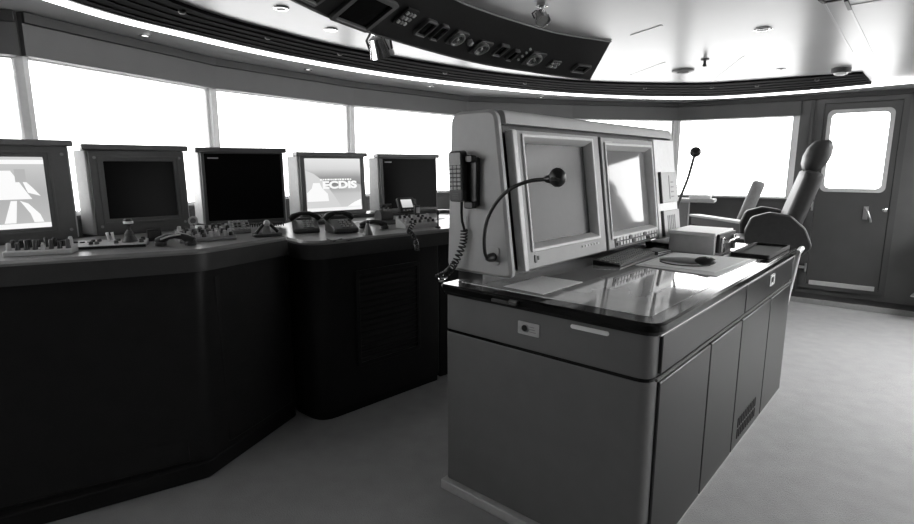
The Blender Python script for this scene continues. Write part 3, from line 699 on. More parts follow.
for i in range(4):
    for j in range(3):
        q = top(-.04 + .027 * i, -.028 + .027 * j); b = MB(); b.prism(rrect(.018, .017, .003, 3), -.002, .006, Matrix.Translation(q)); b.build('key', 'grey', t)
p = at((368, 235), ZR); b = MB(); b.lathe([(.034, .001), (.030, .012), (.016, .05), (.010, .075), (0, .078)], 18, Matrix.Translation((0, 0, 0))); t = thing('light_cone', 'pale cone-shaped stand right of the low desk telephone', 'stand', (p.x, p.y, ZR)); b.build('cone', 'grey', t)
b = MB(); b.blob((0, 0, .08), .014, .014, .012); b.build('tip', 'dgrey', t)
for px, w, d, rz, lb, z in (((361, 222), .16, .10, R(30), 'white paper slip lying at the foot of the lit splash-screen monitor', ZR), ((434, 219), .15, .10, R(46), 'white paper sheet at the foot of the black monitor nearest the radar console', ZR)):
    p = at(px, z); b = MB(); b.box(-w / 2, w / 2, -d / 2, d / 2, .001, .003); o = b.build('paper_sheet', 'paper', smooth=False); o.location = (p.x, p.y, z); o.rotation_euler = (0, 0, rz); tag(o, lb, 'paper')
t, top = slab_thing('switchboard', 'pale raised control panel with switches below the small tilted display', 'control panel', (417, 227), ZR, .27, .12, .025, R(40), 'lgrey', .05)
knobs(t, top, [-.115 + .038 * k for k in range(7)], (-.035, .0, .035), .010, .016)
# small tilted display
p = at((407, 220), ZR); t = thing('tilted_display', 'small tilted display with pale lit screen on a black stand', 'display', (p.x, p.y, ZR), R(38))
b = MB(); b.prism(rrect(.10, .08, .01), .001, .014); b.tube([(0, 0, .01), (0, .01, .09)], .014, 10); b.build('stand', 'black', t)
tm = Matrix.Translation((0, 0, .115)) @ Matrix.Rotation(R(-28), 4, 'X') @ FR
b = MB(); b.prism(rrect(.145, .125, .012), -.022, .006, tm); b.build('case', 'black', t, bev=.003)
b = MB(); b.box(-.048, .048, -.022, .044, .005, .008, tm); b.build('screen', gmat('small_screen', [(0, .45), (1, .8)], 'Z', .08, .16), t)
b = MB()
for k in range(4): b.prism(rrect(.016, .010, .002, 3, -.042 + .028 * k, -.044), .005, .010, tm)
b.build('button_row', 'grey', t)
handset('handset', 'black handset lying aslant left of the pale raised control panel', (374, 229), ZR, R(-5), .18)
p = at((384, 224), ZR); t = thing('engine_telegraph', 'dark twin-lever engine control at the foot of the black monitor nearest the radar console', 'engine control', (p.x, p.y, ZR), R(40))
b = MB(); b.prism(rrect(.17, .13, .015), .001, .03); b.lathe([(.05, -.05), (.05, .05)], 24, Matrix.Translation((0, 0, .052)) @ Matrix.Rotation(R(90), 4, 'Y')); b.build('base', 'dgrey', t)
for x in (-.025, .025):
    b = MB(); b.tube([(x, 0, .07), (x, -.03, .13)], .006, 8); b.build('lever', 'chrome', t)
    b = MB(); b.tube([(x - .02, -.032, .133), (x + .02, -.032, .133)], .013, 12); b.build('lever_grip', 'black', t)
p = at((417, 224), ZR); t = thing('handheld_radio', 'black handheld radio standing on the pale raised control panel', 'radio', (p.x, p.y, ZR + .05), R(35))
b = MB(); b.box(-.02, .02, -.014, .014, 0, .085); b.build('case', 'black', t, bev=.005)
b = MB(); b.tube([(-.012, 0, .08), (-.012, 0, .13)], .005, 8); b.build('antenna', 'black', t)
b = MB(); b.box(-.014, .014, -.0155, -.0135, .03, .07); b.build('speaker_face', 'lgrey', t)
p = at((438, 228), ZR); t = thing('post_microphone', 'short dark upright microphone post beside the radar console end', 'microphone', (p.x, p.y, ZR))
b = MB(); b.lathe([(.02, .001), (.018, .01), (.006, .014), (.006, .09)], 14); b.build('stem', 'dgrey', t)
b = MB(); b.lathe([(.006, .088), (.011, .095), (.011, .115), (0, .122)], 14); b.build('head', 'black', t)
P = [at(q, ZR) + Vector((0, 0, .006)) for q in ((327, 240), (334, 242), (341, 240), (349, 241), (357, 239))]
b = MB(); b.tube(catmull3(P, 8), .004, 8); tag(b.build('cable', 'black'), 'thin dark cable lying before the low desk telephone', 'cable')
e0 = at((408, 231), ZR + .03)
coil('coiled_cord', 'dark coiled cord hanging over the front lip of the centre console', e0, e0, 0, 16, .012, wp=[at((414, 223), ZR + .075), at((409, 231), ZR + .03), at((410, 233), ZR + .012) - Vector((-.012, .03, 0)), at((411, 240), ZR - .02) - Vector((-.03, .05, 0)), at((413, 249), ZR - .09) - Vector((-.03, .06, 0))])

# ================================================================== ISLAND CHART TABLE
IA = Vector((-.049, 2.362)); IR = R(-41.5); HT = .985; IW, IL = .935, 2.22
def iw(u, v):
    return Vector((IA.x + u * math.cos(IR) - v * math.sin(IR), IA.y + u * math.sin(IR) + v * math.cos(IR)))
t = thing('chart_table', 'large grey chart table cabinet with glossy black-edged top, drawers and doors', 'chart table', (IA.x, IA.y, 0), IR)
base = round_poly([(0, 0), (IW, 0), (IW, IL), (0, IL)], [.02, .05, .02, .02])
b = MB(); b.prism(inset(base, .008), .045, HT - .045); b.build('body', 'isl', t, ang=30)
b = MB(); b.prism(round_poly([(-.012, -.03), (IW * .5, -.03), (IW - .01, -.012), (IW - .01, IL), (-.012, IL)], .01), 0, .045); b.build('plinth', 'lgrey', t, bev=.004)
# front end: two bands of panel round the corner
zb = .772
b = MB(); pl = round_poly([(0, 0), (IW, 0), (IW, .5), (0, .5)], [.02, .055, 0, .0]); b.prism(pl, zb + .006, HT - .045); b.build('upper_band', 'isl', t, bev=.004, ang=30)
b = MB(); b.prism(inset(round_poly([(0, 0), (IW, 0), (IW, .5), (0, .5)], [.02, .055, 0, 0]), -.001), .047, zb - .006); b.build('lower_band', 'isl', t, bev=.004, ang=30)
b = MB(); b.prism(inset(round_poly([(0, 0), (IW, 0), (IW, IL), (0, IL)], [.02, .055, 0, 0]), .002), zb - .007, zb + .007); b.build('shadow_gap', 'gloss', t)
# side panels: local frame x along v, y up, z out (+u)
sm = Matrix(((0, 0, 1, IW), (1, 0, 0, 0), (0, 1, 0, 0), (0, 0, 0, 1)))
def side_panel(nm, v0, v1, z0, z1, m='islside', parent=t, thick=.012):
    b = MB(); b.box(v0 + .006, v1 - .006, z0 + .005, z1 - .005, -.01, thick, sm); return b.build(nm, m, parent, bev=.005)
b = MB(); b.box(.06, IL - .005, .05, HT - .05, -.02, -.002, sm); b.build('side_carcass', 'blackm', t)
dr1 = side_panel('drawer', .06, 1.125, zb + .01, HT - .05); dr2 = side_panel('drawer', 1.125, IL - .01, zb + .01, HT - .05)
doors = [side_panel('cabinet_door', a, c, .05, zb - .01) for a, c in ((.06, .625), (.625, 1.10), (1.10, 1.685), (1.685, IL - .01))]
b = MB(); b.ring(rrect(.11, .062, .012, 4, 1.645, .872), rrect(.06, .032, .006, 4, 1.645, .872), .011, .017, sm); h = b.build('drawer_latch', 'lgrey', dr2, bev=.001)
b = MB(); b.prism(rrect(.064, .034, .006, 4, 1.645, .872), .010, .0135, sm); b.build('latch_button', 'black', h)
b = MB()
for i in range(11):
    for j in range(2): b.box(1.19 + .034 * i, 1.19 + .034 * i + .016, .10 + .062 * j, .15 + .062 * j, .0115, .0145, sm)
b.build('vent_slots', 'blackm', doors[2])
b = MB(); b.tube([sm @ Vector((v, zb + .004, .010)) for v in (.03, IL - .01)], .006, 8); b.build('divider_strip', 'dgrey', t)
# lock plate and label on the front end (frame x along u, y up, z towards -v)
fm = Matrix(((1, 0, 0, 0), (0, 0, -1, 0), (0, 1, 0, 0), (0, 0, 0, 1)))
b = MB(); b.prism(rrect(.10, .052, .004, 4, .443, .864), -.002, .003, fm); lk = b.build('lock_plate', 'lgrey', t)
b = MB(); b.lathe([(.013, .002), (.013, .005), (0, .0055)], 18, fm @ Matrix.Translation((.425, .864, 0))); b.build('keyhole', 'black', lk)
b = MB(); b.ring([(.425 + .019 * math.cos(k * math.pi / 12), .864 + .019 * math.sin(k * math.pi / 12)) for k in range(24)], [(.425 + .014 * math.cos(k * math.pi / 12), .864 + .014 * math.sin(k * math.pi / 12)) for k in range(24)], .002, .0045, fm); b.build('lock_rim', 'steel', lk)
b = MB()
for k in range(3): b.box(.447, .478 - .004 * k, .852 + .010 * k, .855 + .010 * k, .0025, .0035, fm)
b.build('engraved_lines', 'grey', lk)
b = MB(); b.prism(rrect(.152, .016, .007, 4, .705, .914), -.002, .004, fm); b.build('label_strip', 'white', t)
# top
tp = round_poly([(-.02, -.025), (IW + .03, -.025), (IW + .03, IL + .02), (-.02, IL + .02)], [.03, .07, .02, .02])
b = MB(); b.taper(inset(tp, .012), HT - .046, tp, HT - .03); b.prism(tp, HT - .03, HT - .008); b.taper(tp, HT - .008, inset(tp, .008), HT); b.build('top_slab', 'gloss', t, ang=30)
b = MB(); b.prism(round_poly([(.03, .06), (IW - .035, .06), (IW - .035, IL - .32), (.03, IL - .32)], .02), HT - .002, HT + .0015); b.build('chart_glass', 'chart', t)
b = MB(); b.tube([(IW + .012, .03, HT - .048), (IW + .012, IL, HT - .048)], .006, 8); b.build('edge_strip', 'steel', t)
# small hinge piece on the front edge
b = MB(); b.box(.28, .40, -.034, -.024, HT - .03, HT - .018); b.lathe([(.009, -.02), (.009, .02)], 12, Matrix.Translation((.39, -.03, HT - .016)) @ Matrix.Rotation(R(90), 4, 'Y')); b.build('edge_clip', 'dgrey', t, bev=.002)
# grab rail at the far end
b = MB(); g0 = [(IW + .035, IL - .05, HT - .02), (IW + .035, IL + .09, HT - .01), (IW + .015, IL + .10, HT - .05), (IW - .02, IL + .08, .60), (IW - .03, IL + .03, .55)]
b.tube(g0, .016, 12); b.build('grab_rail', 'rim', t, label='pale metal grab rail')

# ================================================================== RADAR CONSOLE ON THE TABLE
RZ = HT + .0015
t = thing('radar_console', 'wide grey radar console with two large square screens standing on the chart table', 'radar console', (IA.x, IA.y, RZ), IR)
z0, z1 = 1.035 - RZ, 1.722 - RZ
def prof(d=0.):
    return round_poly([(-.045 - d, z0), (.318 + d, z0), (.222 + d, z1 + d), (-.022 - d, z1 + d)], [.04, .03, .055, .06], 6)
def uz(poly, v): return [Vector((x, v, y)) for x, y in poly]
V0, V1 = .055, 1.955
b = MB(); p0 = prof(); b.loops([uz(inset(p0, .012), V0), uz(p0, V0 + .010), uz(p0, V0 + .028), uz(inset(p0, .010), V0 + .036)]); b.build('end_cheek', 'radar', t, ang=35)
b = MB(); b.loops([uz(inset(p0, .010), V1 - .055), uz(p0, V1 - .045), uz(p0, V1 - .012), uz(inset(p0, .012), V1)]); b.build('end_cheek', 'radar', t, ang=35)
b = MB(); b.loops([uz(inset(p0, .020), V0 + .03), uz(inset(p0, .020), V1 - .05)]); b.build('housing', 'black', t, ang=35)
b = MB(); tp_ = round_poly([(-.022, z1 - .06), (.15, z1 - .06), (.242, z1 - .055), (.232, z1 - .0), (-.02, z1)], [0, 0, .0, .03, .05], 5); b.loops([uz(tp_, V0 + .046), uz(tp_, V1 - .055)]); b.build('top_cover', 'radar', t, ang=35)
b = MB(); b.box(.0, .14, V0 + .03, V1 - .03, .0005, z0 + .005); b.build('plinth', 'black', t)
# raked front plane frame: x along v, y up the slope, z outwards
nf = Vector((.318 - .222, 0, z0 - z1)); yv = -nf.normalized(); xv = Vector((0, 1, 0)); zv = xv.cross(yv)
FM = axes(xv, yv, zv, Vector((.318, 0, z0)))
k = (z1 - z0) / nf.length
def Y(zw): return (zw - RZ - z0) / k
def unit(v0, v1, s, keys, crt, rimw=.03):
    b = MB(); y0, y1 = Y(1.058), Y(1.640); sv0, sv1, sy0, sy1 = s
    b.ring([(v0, y0), (v1, y0), (v1, y1), (v0, y1)], [(sv0 - .02, sy0 - .02), (sv1 + .02, sy0 - .02), (sv1 + .02, sy1 + .02), (sv0 - .02, sy1 + .02)], -.02, .022, FM); f = b.build('screen_bezel', 'bezel', t, bev=.006)
    b = MB(); A = [(sv0 - .022, sy0 - .022), (sv1 + .022, sy0 - .022), (sv1 + .022, sy1 + .022), (sv0 - .022, sy1 + .022)]; B = [(sv0, sy0), (sv1, sy0), (sv1, sy1), (sv0, sy1)]
    def q(P, z): return [FM @ Vector((x, y, z)) for x, y in P]
    A0 = [(sv0 - .034, sy0 - .034), (sv1 + .034, sy0 - .034), (sv1 + .034, sy1 + .034), (sv0 - .034, sy1 + .034)]
    b.loops([q(A0, .020), q(A0, .030), q(A, .030), q(B, -.004), q(B, -.02), q(A0, -.02), q(A0, .020)], cap=False); b.build('screen_rim', 'rim', f, bev=.003)
    b = MB(); b.box(sv0 - .004, sv1 + .004, sy0 - .004, sy1 + .004, -.022, -.012, FM); g = b.build('screen_glass', crt, f)
    b = MB(); b.box(v0 + .04, v0 + .13, y1 - .030, y1 - .022, .0215, .0235, FM); b.build('nameplate', 'lgrey', f)
    return f
ys0, ys1 = Y(1.165), Y(1.592)
b = MB(); b.box(.112, .147, Y(1.058), Y(1.640), -.01, .030, FM); b.build('side_strip', 'rim', t, bev=.006)
f1 = unit(.150, .868, (.216, .765, ys0, ys1), False, 'crt')
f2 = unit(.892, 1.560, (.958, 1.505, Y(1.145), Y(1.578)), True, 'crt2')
b = MB()
for k_ in range(6): b.prism(rrect(.020, .010, .002, 3, .62 + .030 * k_, Y(1.110)), .021, .027, FM)
b.build('button_row', 'lgrey', f1)
b = MB(); b.box(.20, .212, Y(1.085), Y(1.118), .021, .026, FM); b.box(.224, .232, Y(1.095), Y(1.112), .021, .026, FM); b.build('emblem', 'dgrey', f1)
b = MB(); b.prism(rrect(.56, .062, .006, 4, 1.24, Y(1.095)), .020, .026, FM); kp = b.build('key_strip', 'dgrey', f2, bev=.002)
for i in range(14):
    for j in range(2):
        b = MB(); b.prism(rrect(.026, .018, .003, 3, .985 + .0385 * i, Y(1.082) + .026 * j), .025, .032, FM); b.build('key', 'lgrey' if (i + j) % 5 else 'black', kp)
# right-hand panel with two framed instruments
b = MB(); b.box(1.572, V1 - .06, Y(1.05), Y(1.650), -.01, .024, FM); sp = b.build('instrument_panel', 'white', t, bev=.004)
for za, zb_, lines in ((1.265, 1.450, 0), (1.062, 1.215, 1)):
    b = MB(); b.prism([(1.615, Y(za)), (1.875, Y(za)), (1.875, Y(zb_)), (1.615, Y(zb_))], .022, .040, FM); q = b.build('instrument_box', 'lgrey', sp, bev=.004)
    b = MB(); b.box(1.607, 1.6155, Y(za) - .003, Y(zb_) + .003, .020, .041, FM); b.build('box_edge', 'black', q)
    b = MB()
    if lines:
        for i in range(5): b.box(1.67 + .028 * i, 1.682 + .028 * i, Y(za) + .03, Y(zb_) - .03, .039, .042, FM)
    else:
        b.box(1.73, 1.737, Y(za) + .02, Y(zb_) - .02, .039, .042, FM)
        for i in range(4): b.box(1.76, 1.80, Y(za) + .03 + .03 * i, Y(za) + .038 + .03 * i, .039, .042, FM)
    b.build('instrument_marks', 'grey', q)

# ------------------------------------------------------------------ handset and microphones on the radar console
def rw(u, v, z):
    p = iw(u, v); return Vector((p.x, p.y, z))
t = thing('wall_handset', 'black keypad handset in its cradle on the end of the radar console', 'telephone handset', tuple(rw(.024, V0, 0)), IR)
b = MB(); b.prism(rrect(.062, .205, .012, 4, .094, 1.430), .001, .028, fm); b.prism(rrect(.05, .03, .008, 4, .094, 1.525), .02, .05, fm); b.prism(rrect(.05, .03, .008, 4, .098, 1.335), .02, .05, fm); b.build('cradle', 'black', t, bev=.004)
hm = fm @ Matrix.Translation((.04, 1.452, .03)) @ Matrix.Rotation(R(2), 4, 'Z') @ Matrix.Rotation(R(8), 4, 'Y')
b = MB(); b.taper(rrect(.070, .215, .014, 5), .0, rrect(.064, .207, .012, 5), .042, hm); hs = b.build('handset_body', 'black', t, bev=.003)
b = MB(); b.prism(rrect(.054, .050, .004, 4, 0, .072), .041, .0445, hm); b.build('display_window', 'lgrey', hs)
b = MB()
for i in range(3):
    for j in range(6): b.prism(rrect(.014, .012, .003, 3, -.019 + .019 * i, -.048 + .0175 * j), .041, .046, hm)
b.build('keypad', 'lgrey', hs)
b = MB()
for j in range(4): b.box(-.016, .016, -.094 + .007 * j, -.091 + .007 * j, .0415, .044, hm)
b.build('mouthpiece', 'dgrey', hs)
b = MB(); b.tube([fm @ Vector(q) for q in ((.045, 1.345, .03), (.045, 1.30, .03), (.042, 1.26, .022), (.05, 1.225, .016), (.062, 1.225, .016))], .006, 10); b.build('strain_relief', 'black', t)
inv = [rw(0.076, V0 - .02, 1.225), rw(0.069, V0 - .022, 1.16), rw(0.044, V0 - 0.0446, 1.08), rw(-.005, V0 - .04, 1.03), rw(-.02, V0 - .09, 1.01)]
coil('coiled_cord', 'black coiled handset cord hanging down the end of the radar console', inv[0], inv[-1], 0, 19, .014, wp=inv, wire=.0036)
b = MB(); cz = rw(-.012, -.012, HT + .0185); b.blob((0, 0, 0), .022, .018, .0165); o = b.build('cord_plug', 'chrome'); o.location = cz; tag(o, 'small shiny plug at the near left corner of the chart table', 'plug')
t = thing('gooseneck_microphone', 'black gooseneck microphone arching across the first large radar screen', 'microphone', tuple(rw(.024, V0, 0)), IR)
b = MB(); b.prism(rrect(.060, .075, .010, 4, .200, 1.125), .001, .006, fm); b.build('mount_plate', 'radar', t, bev=.002)
b = MB(); b.lathe([(.020, .005), (.018, .03), (.012, .045), (.008, .05)], 18, fm @ Matrix.Translation((.200, 1.120, 0))); b.build('socket', 'dgrey', t)
gn = [(.200, -.045, 1.120), (.205, -.068, 1.150), (.205, -.072, 1.215), (.22, -.072, 1.285), (.262, -.068, 1.355), (.325, -.06, 1.410), (.40, -.045, 1.440), (.47, -.035, 1.448)]
gn = catmull3([Vector(q) for q in gn], 5)
b = MB(); b.tube(gn, .0075, 10); b.build('gooseneck', 'black', t)
d = (gn[-1] - gn[-3]).normalized(); x = d.cross(Vector((0, 0, 1))).normalized(); hmx = axes(x, d.cross(x) * -1, d, gn[-1])
b = MB(); b.lathe([(.008, -.01), (.014, .0), (.018, .015), (.020, .028)], 16, hmx); b.build('collar', 'black', t)
b = MB(); hc = gn[-1] + d * .042 + Vector((0, 0, .004)); b.blob(hc, .033, .029, .036); b.build('head', 'black', t)
b = MB(); b.lathe([(.027, .0), (.029, .012), (.024, .02), (0, .021)], 18, Matrix.Translation(hc) @ Matrix.Rotation(R(160), 4, 'X')); b.build('head_grille', 'dgrey', t)
# second microphone at far end
far = on_z(679, 206, 1.13)
t = thing('gooseneck_microphone', 'thin gooseneck microphone standing against the right-hand bright window', 'microphone', tuple(rw(.25, V1, 1.07)), IR)
def loc_i(P):
    q = P - rw(.25, V1, 1.07); c, s = math.cos(-IR), math.sin(-IR); return Vector((q.x * c - q.y * s, q.x * s + q.y * c, q.z))
def at_d(x, y, d_):
    r = ray(x, y); k_ = d_ / r.y; return Vector((r.x * k_, r.y * k_, EYE + r.z * k_))
dd = rw(.25, V1, 0).y + .02
b = MB(); b.lathe([(.02, 0), (.018, .02), (.01, .03)], 14, Matrix.Translation((0, .001, .02)) @ Matrix.Rotation(R(-90), 4, 'X')); b.build('socket', 'dgrey', t)
g = catmull3([Vector((0, .025, .02)), loc_i(at_d(676, 212, dd)), loc_i(at_d(681, 196, dd)), loc_i(at_d(688, 178, dd)), loc_i(at_d(694, 157, dd))], 6)
b = MB(); b.tube(g, .009, 10); b.build('gooseneck', 'dgrey', t)
b = MB(); b.blob(loc_i(at_d(695.5, 152, dd)), .036, .032, .034); b.build('head', 'black', t)

# ================================================================== THINGS ON THE CHART TABLE
TZ = HT + .0015
def on_table(name, label, cat, u, v, z=TZ, rz=0.): 
    p = iw(u, v); return thing(name, label, cat, (p.x, p.y, z), IR + rz)
p = iw(.345, .25); b = MB(); b.prism([(-.105, -.145), (.10, -.155), (.105, .16), (-.10, .15)], .0005, .002); o = b.build('paper_sheet', 'paper', smooth=False); o.location = (p.x, p.y, TZ); o.rotation_euler = (0, 0, IR); tag(o, 'plain white sheet of paper at the near end of the chart table', 'paper')
# keyboard
t = on_table('keyboard', 'flat dark keyboard lying before the second radar screen', 'keyboard', .325, 1.12, rz=R(4))
b = MB(); b.loops([[Vector((-.075, y, .0005)), Vector((.075, y, .0005)), Vector((.075, y, .012)), Vector((-.075, y, .024))] for y in (-.27, .27)]); b.build('case', 'dgrey', t, bev=.003)
b = MB()
for i in range(17):
    for j in range(5):
        x = .055 - .0265 * j; b.prism(rrect(.020, .021, .003, 2), -.001, .005, Matrix.Translation((x, -.245 + .0305 * i, .018 - .08 * x)))
b.build('keys', 'grey', t, kind=None)
# clipboard/pad + tool
t = on_table('chart_pad', 'pale grey sheaf of sheets lying near the table edge under the dark-headed tool', 'chart pad', .655, 1.24, rz=0)
b = MB(); b.prism([(-.20, -.29), (.205, -.31), (.225, .32), (-.21, .28)], .0005, .004); b.build('lower_sheet', 'paperg', t, smooth=False)
b = MB(); b.prism([(-.17, -.25), (.17, -.23), (.20, .30), (-.19, .25)], .0042, .0065); b.build('upper_sheet', 'paper', t, smooth=False)
t = on_table('hand_tool', 'handheld tool with dark oval head and pale tapering handle on the pale grey sheets', 'hand tool', .735, 1.16, TZ + .0066, R(20))
b = MB(); b.blob((0, 0, .024), .052, .040, .023); b.build('head', 'black', t)
b = MB(); b.lathe([(.010, 0), (.008, .006), (0, .007)], 12, Matrix.Translation((.01, -.012, .042))); b.build('button', 'lgrey', t)
b = MB(); b.tube([(-.035, .01, .018), (-.09, .03, .017), (-.16, .05, .014), (-.22, .06, .011)], [.016, .017, .013, .009], 12); b.build('handle', 'lgrey', t)
p = on_z(680, 271, TZ)
b = MB(); cp = catmull3([Vector(q) for q in ((-.20, .075, .008), (-.215, .0, .008), (-.15, -.075, .008), (-.05, -.08, .008), (.02, -.04, .010))], 8); b.tube(cp, .0035, 8); b.build('cable', 'dgrey', t)
# box with handle
t = on_table('carry_box', 'grey carrying box with pale lid and metal handle on its end', 'box', .525, 1.74)
b = MB(); b.box(-.13, .13, -.175, .175, .0005, .108); b.build('body', 'boxg', t, bev=.004)
b = MB(); b.box(-.133, .133, -.178, .178, .108, .128); b.build('lid', 'white', t, bev=.004)
b = MB(); b.box(.131, .150, -.15, .172, .012, .118); b.build('end_face', 'black', t, bev=.003)
b = MB(); b.tube([(.150, -.10, .075), (.185, -.10, .078), (.19, -.09, .085), (.19, .09, .085), (.185, .10, .078), (.150, .10, .075)], .007, 10); b.build('handle', 'chrome', t)
for y_ in (-.105, .105):
    b = MB(); b.box(.150, .165, y_ - .02, y_ + .02, .012, .10); b.build('latch', 'chrome', t, bev=.002)
# ruler and dividers behind the keyboard
p = iw(.205, 1.50); b = MB(); b.box(-.018, .018, -.17, .17, .0005, .004); o = b.build('ruler', 'lgrey', smooth=False); o.location = (p.x, p.y, TZ); o.rotation_euler = (0, 0, IR + R(2)); tag(o, 'pale ruler lying between the radar console foot and the grey box', 'ruler')
t = on_table('notebook', 'small black notebook lying under the end of the second radar screen', 'notebook', .345, 1.50, rz=R(-8))
b = MB(); b.box(-.055, .055, -.075, .075, .0005, .010); b.build('cover', 'black', t, bev=.002)
b = MB(); b.box(-.050, .0565, -.072, .072, .0025, .008); b.build('pages', 'paper', t, smooth=False)
t = on_table('instrument_case', 'flat black case half under the instrument end of the radar console', 'case', .275, 1.93)
b = MB(); b.prism(rrect(.19, .40, .012), .0005, .020); b.build('case_body', 'blackm', t, bev=.003)
b = MB(); b.box(.094, .099, -.03, .03, .006, .014); b.build('clasp', 'dgrey', t)
t = on_table('pen_tray', 'long flat black tray beside the grey carrying box on the chart table', 'tray', .828, 1.90)
b = MB(); b.ring(rrect(.20, .56, .02), rrect(.18, .54, .015), .0005, .022); b.prism(rrect(.19, .55, .018), .0005, .006); b.build('tray_body', 'blackm', t, bev=.003)

# ================================================================== HELM DESK AND CHAIRS AT RIGHT
zt = 1.0
a = on_z(689, 214, zt); c = on_z(756, 224, zt); d = (c - a).normalized(); n = Vector((-d.y, d.x, 0))
if n.x < 0: n = -n
t = thing('helm_desk', 'low dark side desk with thin pale top edge in front of the helm chair', 'desk', tuple(((a + c) / 2).xy) + (0,), math.atan2(d.y, d.x))
LL = (c - a).length
b = MB(); b.box(-LL / 2, LL / 2 - .1, 0, .12, zt - .022, zt); b.build('top', 'lgrey', t, bev=.004)
b = MB(); b.box(-LL / 2 + .02, LL / 2 - .12, .015, .11, zt - .10, zt - .022); b.build('apron', 'bezmid', t)
b = MB(); b.box(-LL / 2 + .03, LL / 2 - .13, .03, .10, 0, zt - .10); b.build('body', 'plinth', t)
# side shelf with post by the window
ps = on_z(683, 226, .9); ps = at_d(683, 210, 5.3)
t = thing('side_stand', 'grey side stand with pale shelf beside the radar console, under the window', 'stand', (ps.x, ps.y, 0), R(-30))
b = MB(); b.box(-.055, .055, -.05, .05, 0, ps.z + .08); b.build('post', 'grey', t, bev=.006)
b = MB(); b.box(-.07, .28, -.09, .12, ps.z + .08, ps.z + .115); b.build('shelf', 'lgrey', t, bev=.008)
b = MB(); b.box(.05, .24, -.05, .07, ps.z + .115, ps.z + .15); b.build('flat_case', 'white', t, bev=.008)

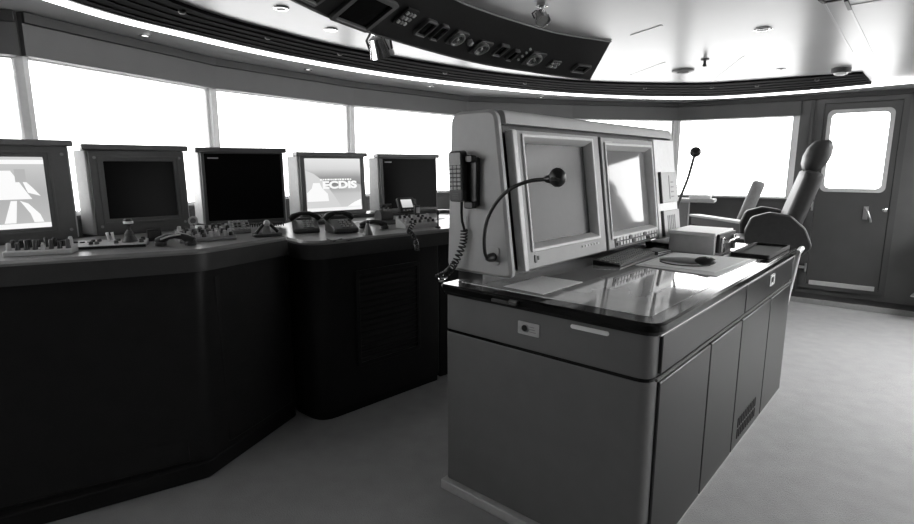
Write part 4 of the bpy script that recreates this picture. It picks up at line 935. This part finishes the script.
def chair(name, label, loc, rz, m, head=True, zs=.86, zt=1.45, arms=True):
    t = thing(name, label, 'chair', (loc[0], loc[1], 0), rz, None)      # faces local +x
    b = MB(); b.lathe([(.2, 0.001), (.2, .02), (.08, .05), (.055, .08), (.055, zs - .12), (.12, zs - .10), (.12, zs - .085)], 28); b.build('pedestal', 'dgrey', t)
    def cush(pts, w0, w1, th, mm, nm, bev=.04):
        """loft a padded slab along pts (x,z) with half widths"""
        ls = []; N = len(pts)
        for i, (x, z) in enumerate(pts):
            tx = pts[min(i + 1, N - 1)][0] - pts[max(i - 1, 0)][0]; tz = pts[min(i + 1, N - 1)][1] - pts[max(i - 1, 0)][1]; l = math.hypot(tx, tz); nx, nz = -tz / l, tx / l
            f = i / (N - 1); w = w0 + (w1 - w0) * f; e = 1.0 if 0 < i < N - 1 else .72
            ls.append([Vector((x + nx * hh, yy, z + nz * hh)) for yy, hh in [(px_, py_) for px_, py_ in rrect(2 * w * (e * .5 + .5), th * e, min(th * e * .45, .05), 4)]])
        b = MB(); b.loops(ls); return b.build(nm, mm, t, ang=50)
    cush([(-.24, zs), (-.20, zs), (-.05, zs - .005), (.08, zs), (.14, zs - .01), (.16, zs - .02)], .25, .25, .13, m, 'seat')
    lean = .22
    bx = lambda z: -.22 - (z - zs) * lean * 1.35
    zz = [zs + .02, zs + .06, zs + .2, zs + (zt - zs) * .55, zt - .06, zt - .02, zt]
    cush([(bx(z), z) for z in zz], (.21 if head else .22), .185 if head else .13, .13 if head else .12, m, 'backrest')
    if head:
        b = MB(); hz = zt + .12; hx = bx(hz) + .02
        ls = []
        for i, f in enumerate((-1, -.85, -.5, 0, .5, .85, 1)):
            e = math.sqrt(max(.0, 1 - f * f * .80)); ls.append([Vector((hx + yy - f * .03, xx, hz + f * .115)) for xx, yy in rrect(.27 * (.6 + .4 * e), .17 * e, .07 * e, 5)])
        b.loops(ls); b.build('headrest', m, t, ang=60)
        for s in (-1, 1):
            b = MB(); b.tube([(bx(zt) , s * .06, zt - .03), (hx, s * .06, hz - .08)], .008, 8); b.build('headrest_post', 'chrome', t)
    if arms:
        for s in (-1, 1):
            b = MB()
            pts = [(-.40, zs + .04), (-.34, zs + .18), (-.24, zs + .27), (-.10, zs + .29), (.02, zs + .25), (.06, zs + .14), (.04, zs - .02), (-.30, zs - .06)]
            pr = round_poly(pts, .06); b.prism(pr, -.045, .045, Matrix.Translation((0, s * .31, 0)) @ FR); b.build('armrest', m, t, bev=.015, seg=3)
            b = MB(); b.lathe([(.022, 0), (.020, .008), (0, .009)], 16, Matrix.Translation((-.17, s * .345, zs + .10)) @ Matrix.Rotation(R(-90 * s), 4, 'X')); b.build('pivot_cap', 'grey', t)
    b = MB(); b.box(.10, .26, -.16, .16, .26, .275); b.tube([(0.03, 0, .24), (.15, 0, .262)], .02, 10); b.build('footrest', 'steel', t, bev=.003)
    return t
chair('helm_chair', 'tall black leather helm chair with headrest beyond the chart table', (2.40, 4.45), R(156), 'leather')
chair('helm_chair', 'tall black leather helm chair at the right picture edge before the wall beside the door', (4.62, 4.98), R(132), 'leather', zs=.95, zt=1.62)
chair('helm_chair', 'lower grey helm chair without headrest by the right-hand window', (2.84, 5.95), R(150), 'leatherg', head=False, zs=.80, zt=1.33, arms=False)

# ================================================================== CAMERA, SKY, LAMPS
cam = bpy.data.cameras.new('camera'); co = bpy.data.objects.new('camera', cam); COL.objects.link(co)
co.location = (0, 0, EYE); co.rotation_euler = (R(90) - PITCH, 0, 0)
cam.sensor_fit = 'HORIZONTAL'; cam.sensor_width = 36; cam.lens = 36 * F / 914; cam.clip_start = .02
SC.camera = co
w = bpy.data.worlds.new('sky'); SC.world = w; w.use_nodes = True; nt = w.node_tree
bg = nt.nodes['Background']; tc = nt.nodes.new('ShaderNodeTexCoord'); sp = nt.nodes.new('ShaderNodeSeparateXYZ'); cr = nt.nodes.new('ShaderNodeValToRGB'); mr = nt.nodes.new('ShaderNodeMapRange')
nt.links.new(tc.outputs['Generated'], sp.inputs[0]); nt.links.new(sp.outputs['Z'], mr.inputs[0]); mr.inputs[1].default_value = -1; mr.inputs[2].default_value = 1
e = cr.color_ramp.elements; e[0].position = 0; e[0].color = (.45, .45, .45, 1); e[1].position = .52; e[1].color = (1, 1, 1, 1)
nt.links.new(mr.outputs[0], cr.inputs[0]); nt.links.new(cr.outputs[0], bg.inputs['Color']); bg.inputs['Strength'].default_value = 6.5
SC.view_settings.view_transform = 'Standard'; SC.view_settings.look = 'None'; SC.view_settings.exposure = 0.0; SC.view_settings.gamma = 1.0
SC.view_settings.use_curve_mapping = False
SC.cycles.max_bounces = 10; SC.cycles.diffuse_bounces = 6; SC.cycles.glossy_bounces = 5; SC.cycles.transparent_max_bounces = 12
SC.cycles.use_denoising = True
SC.cycles.sample_clamp_indirect = 8.0
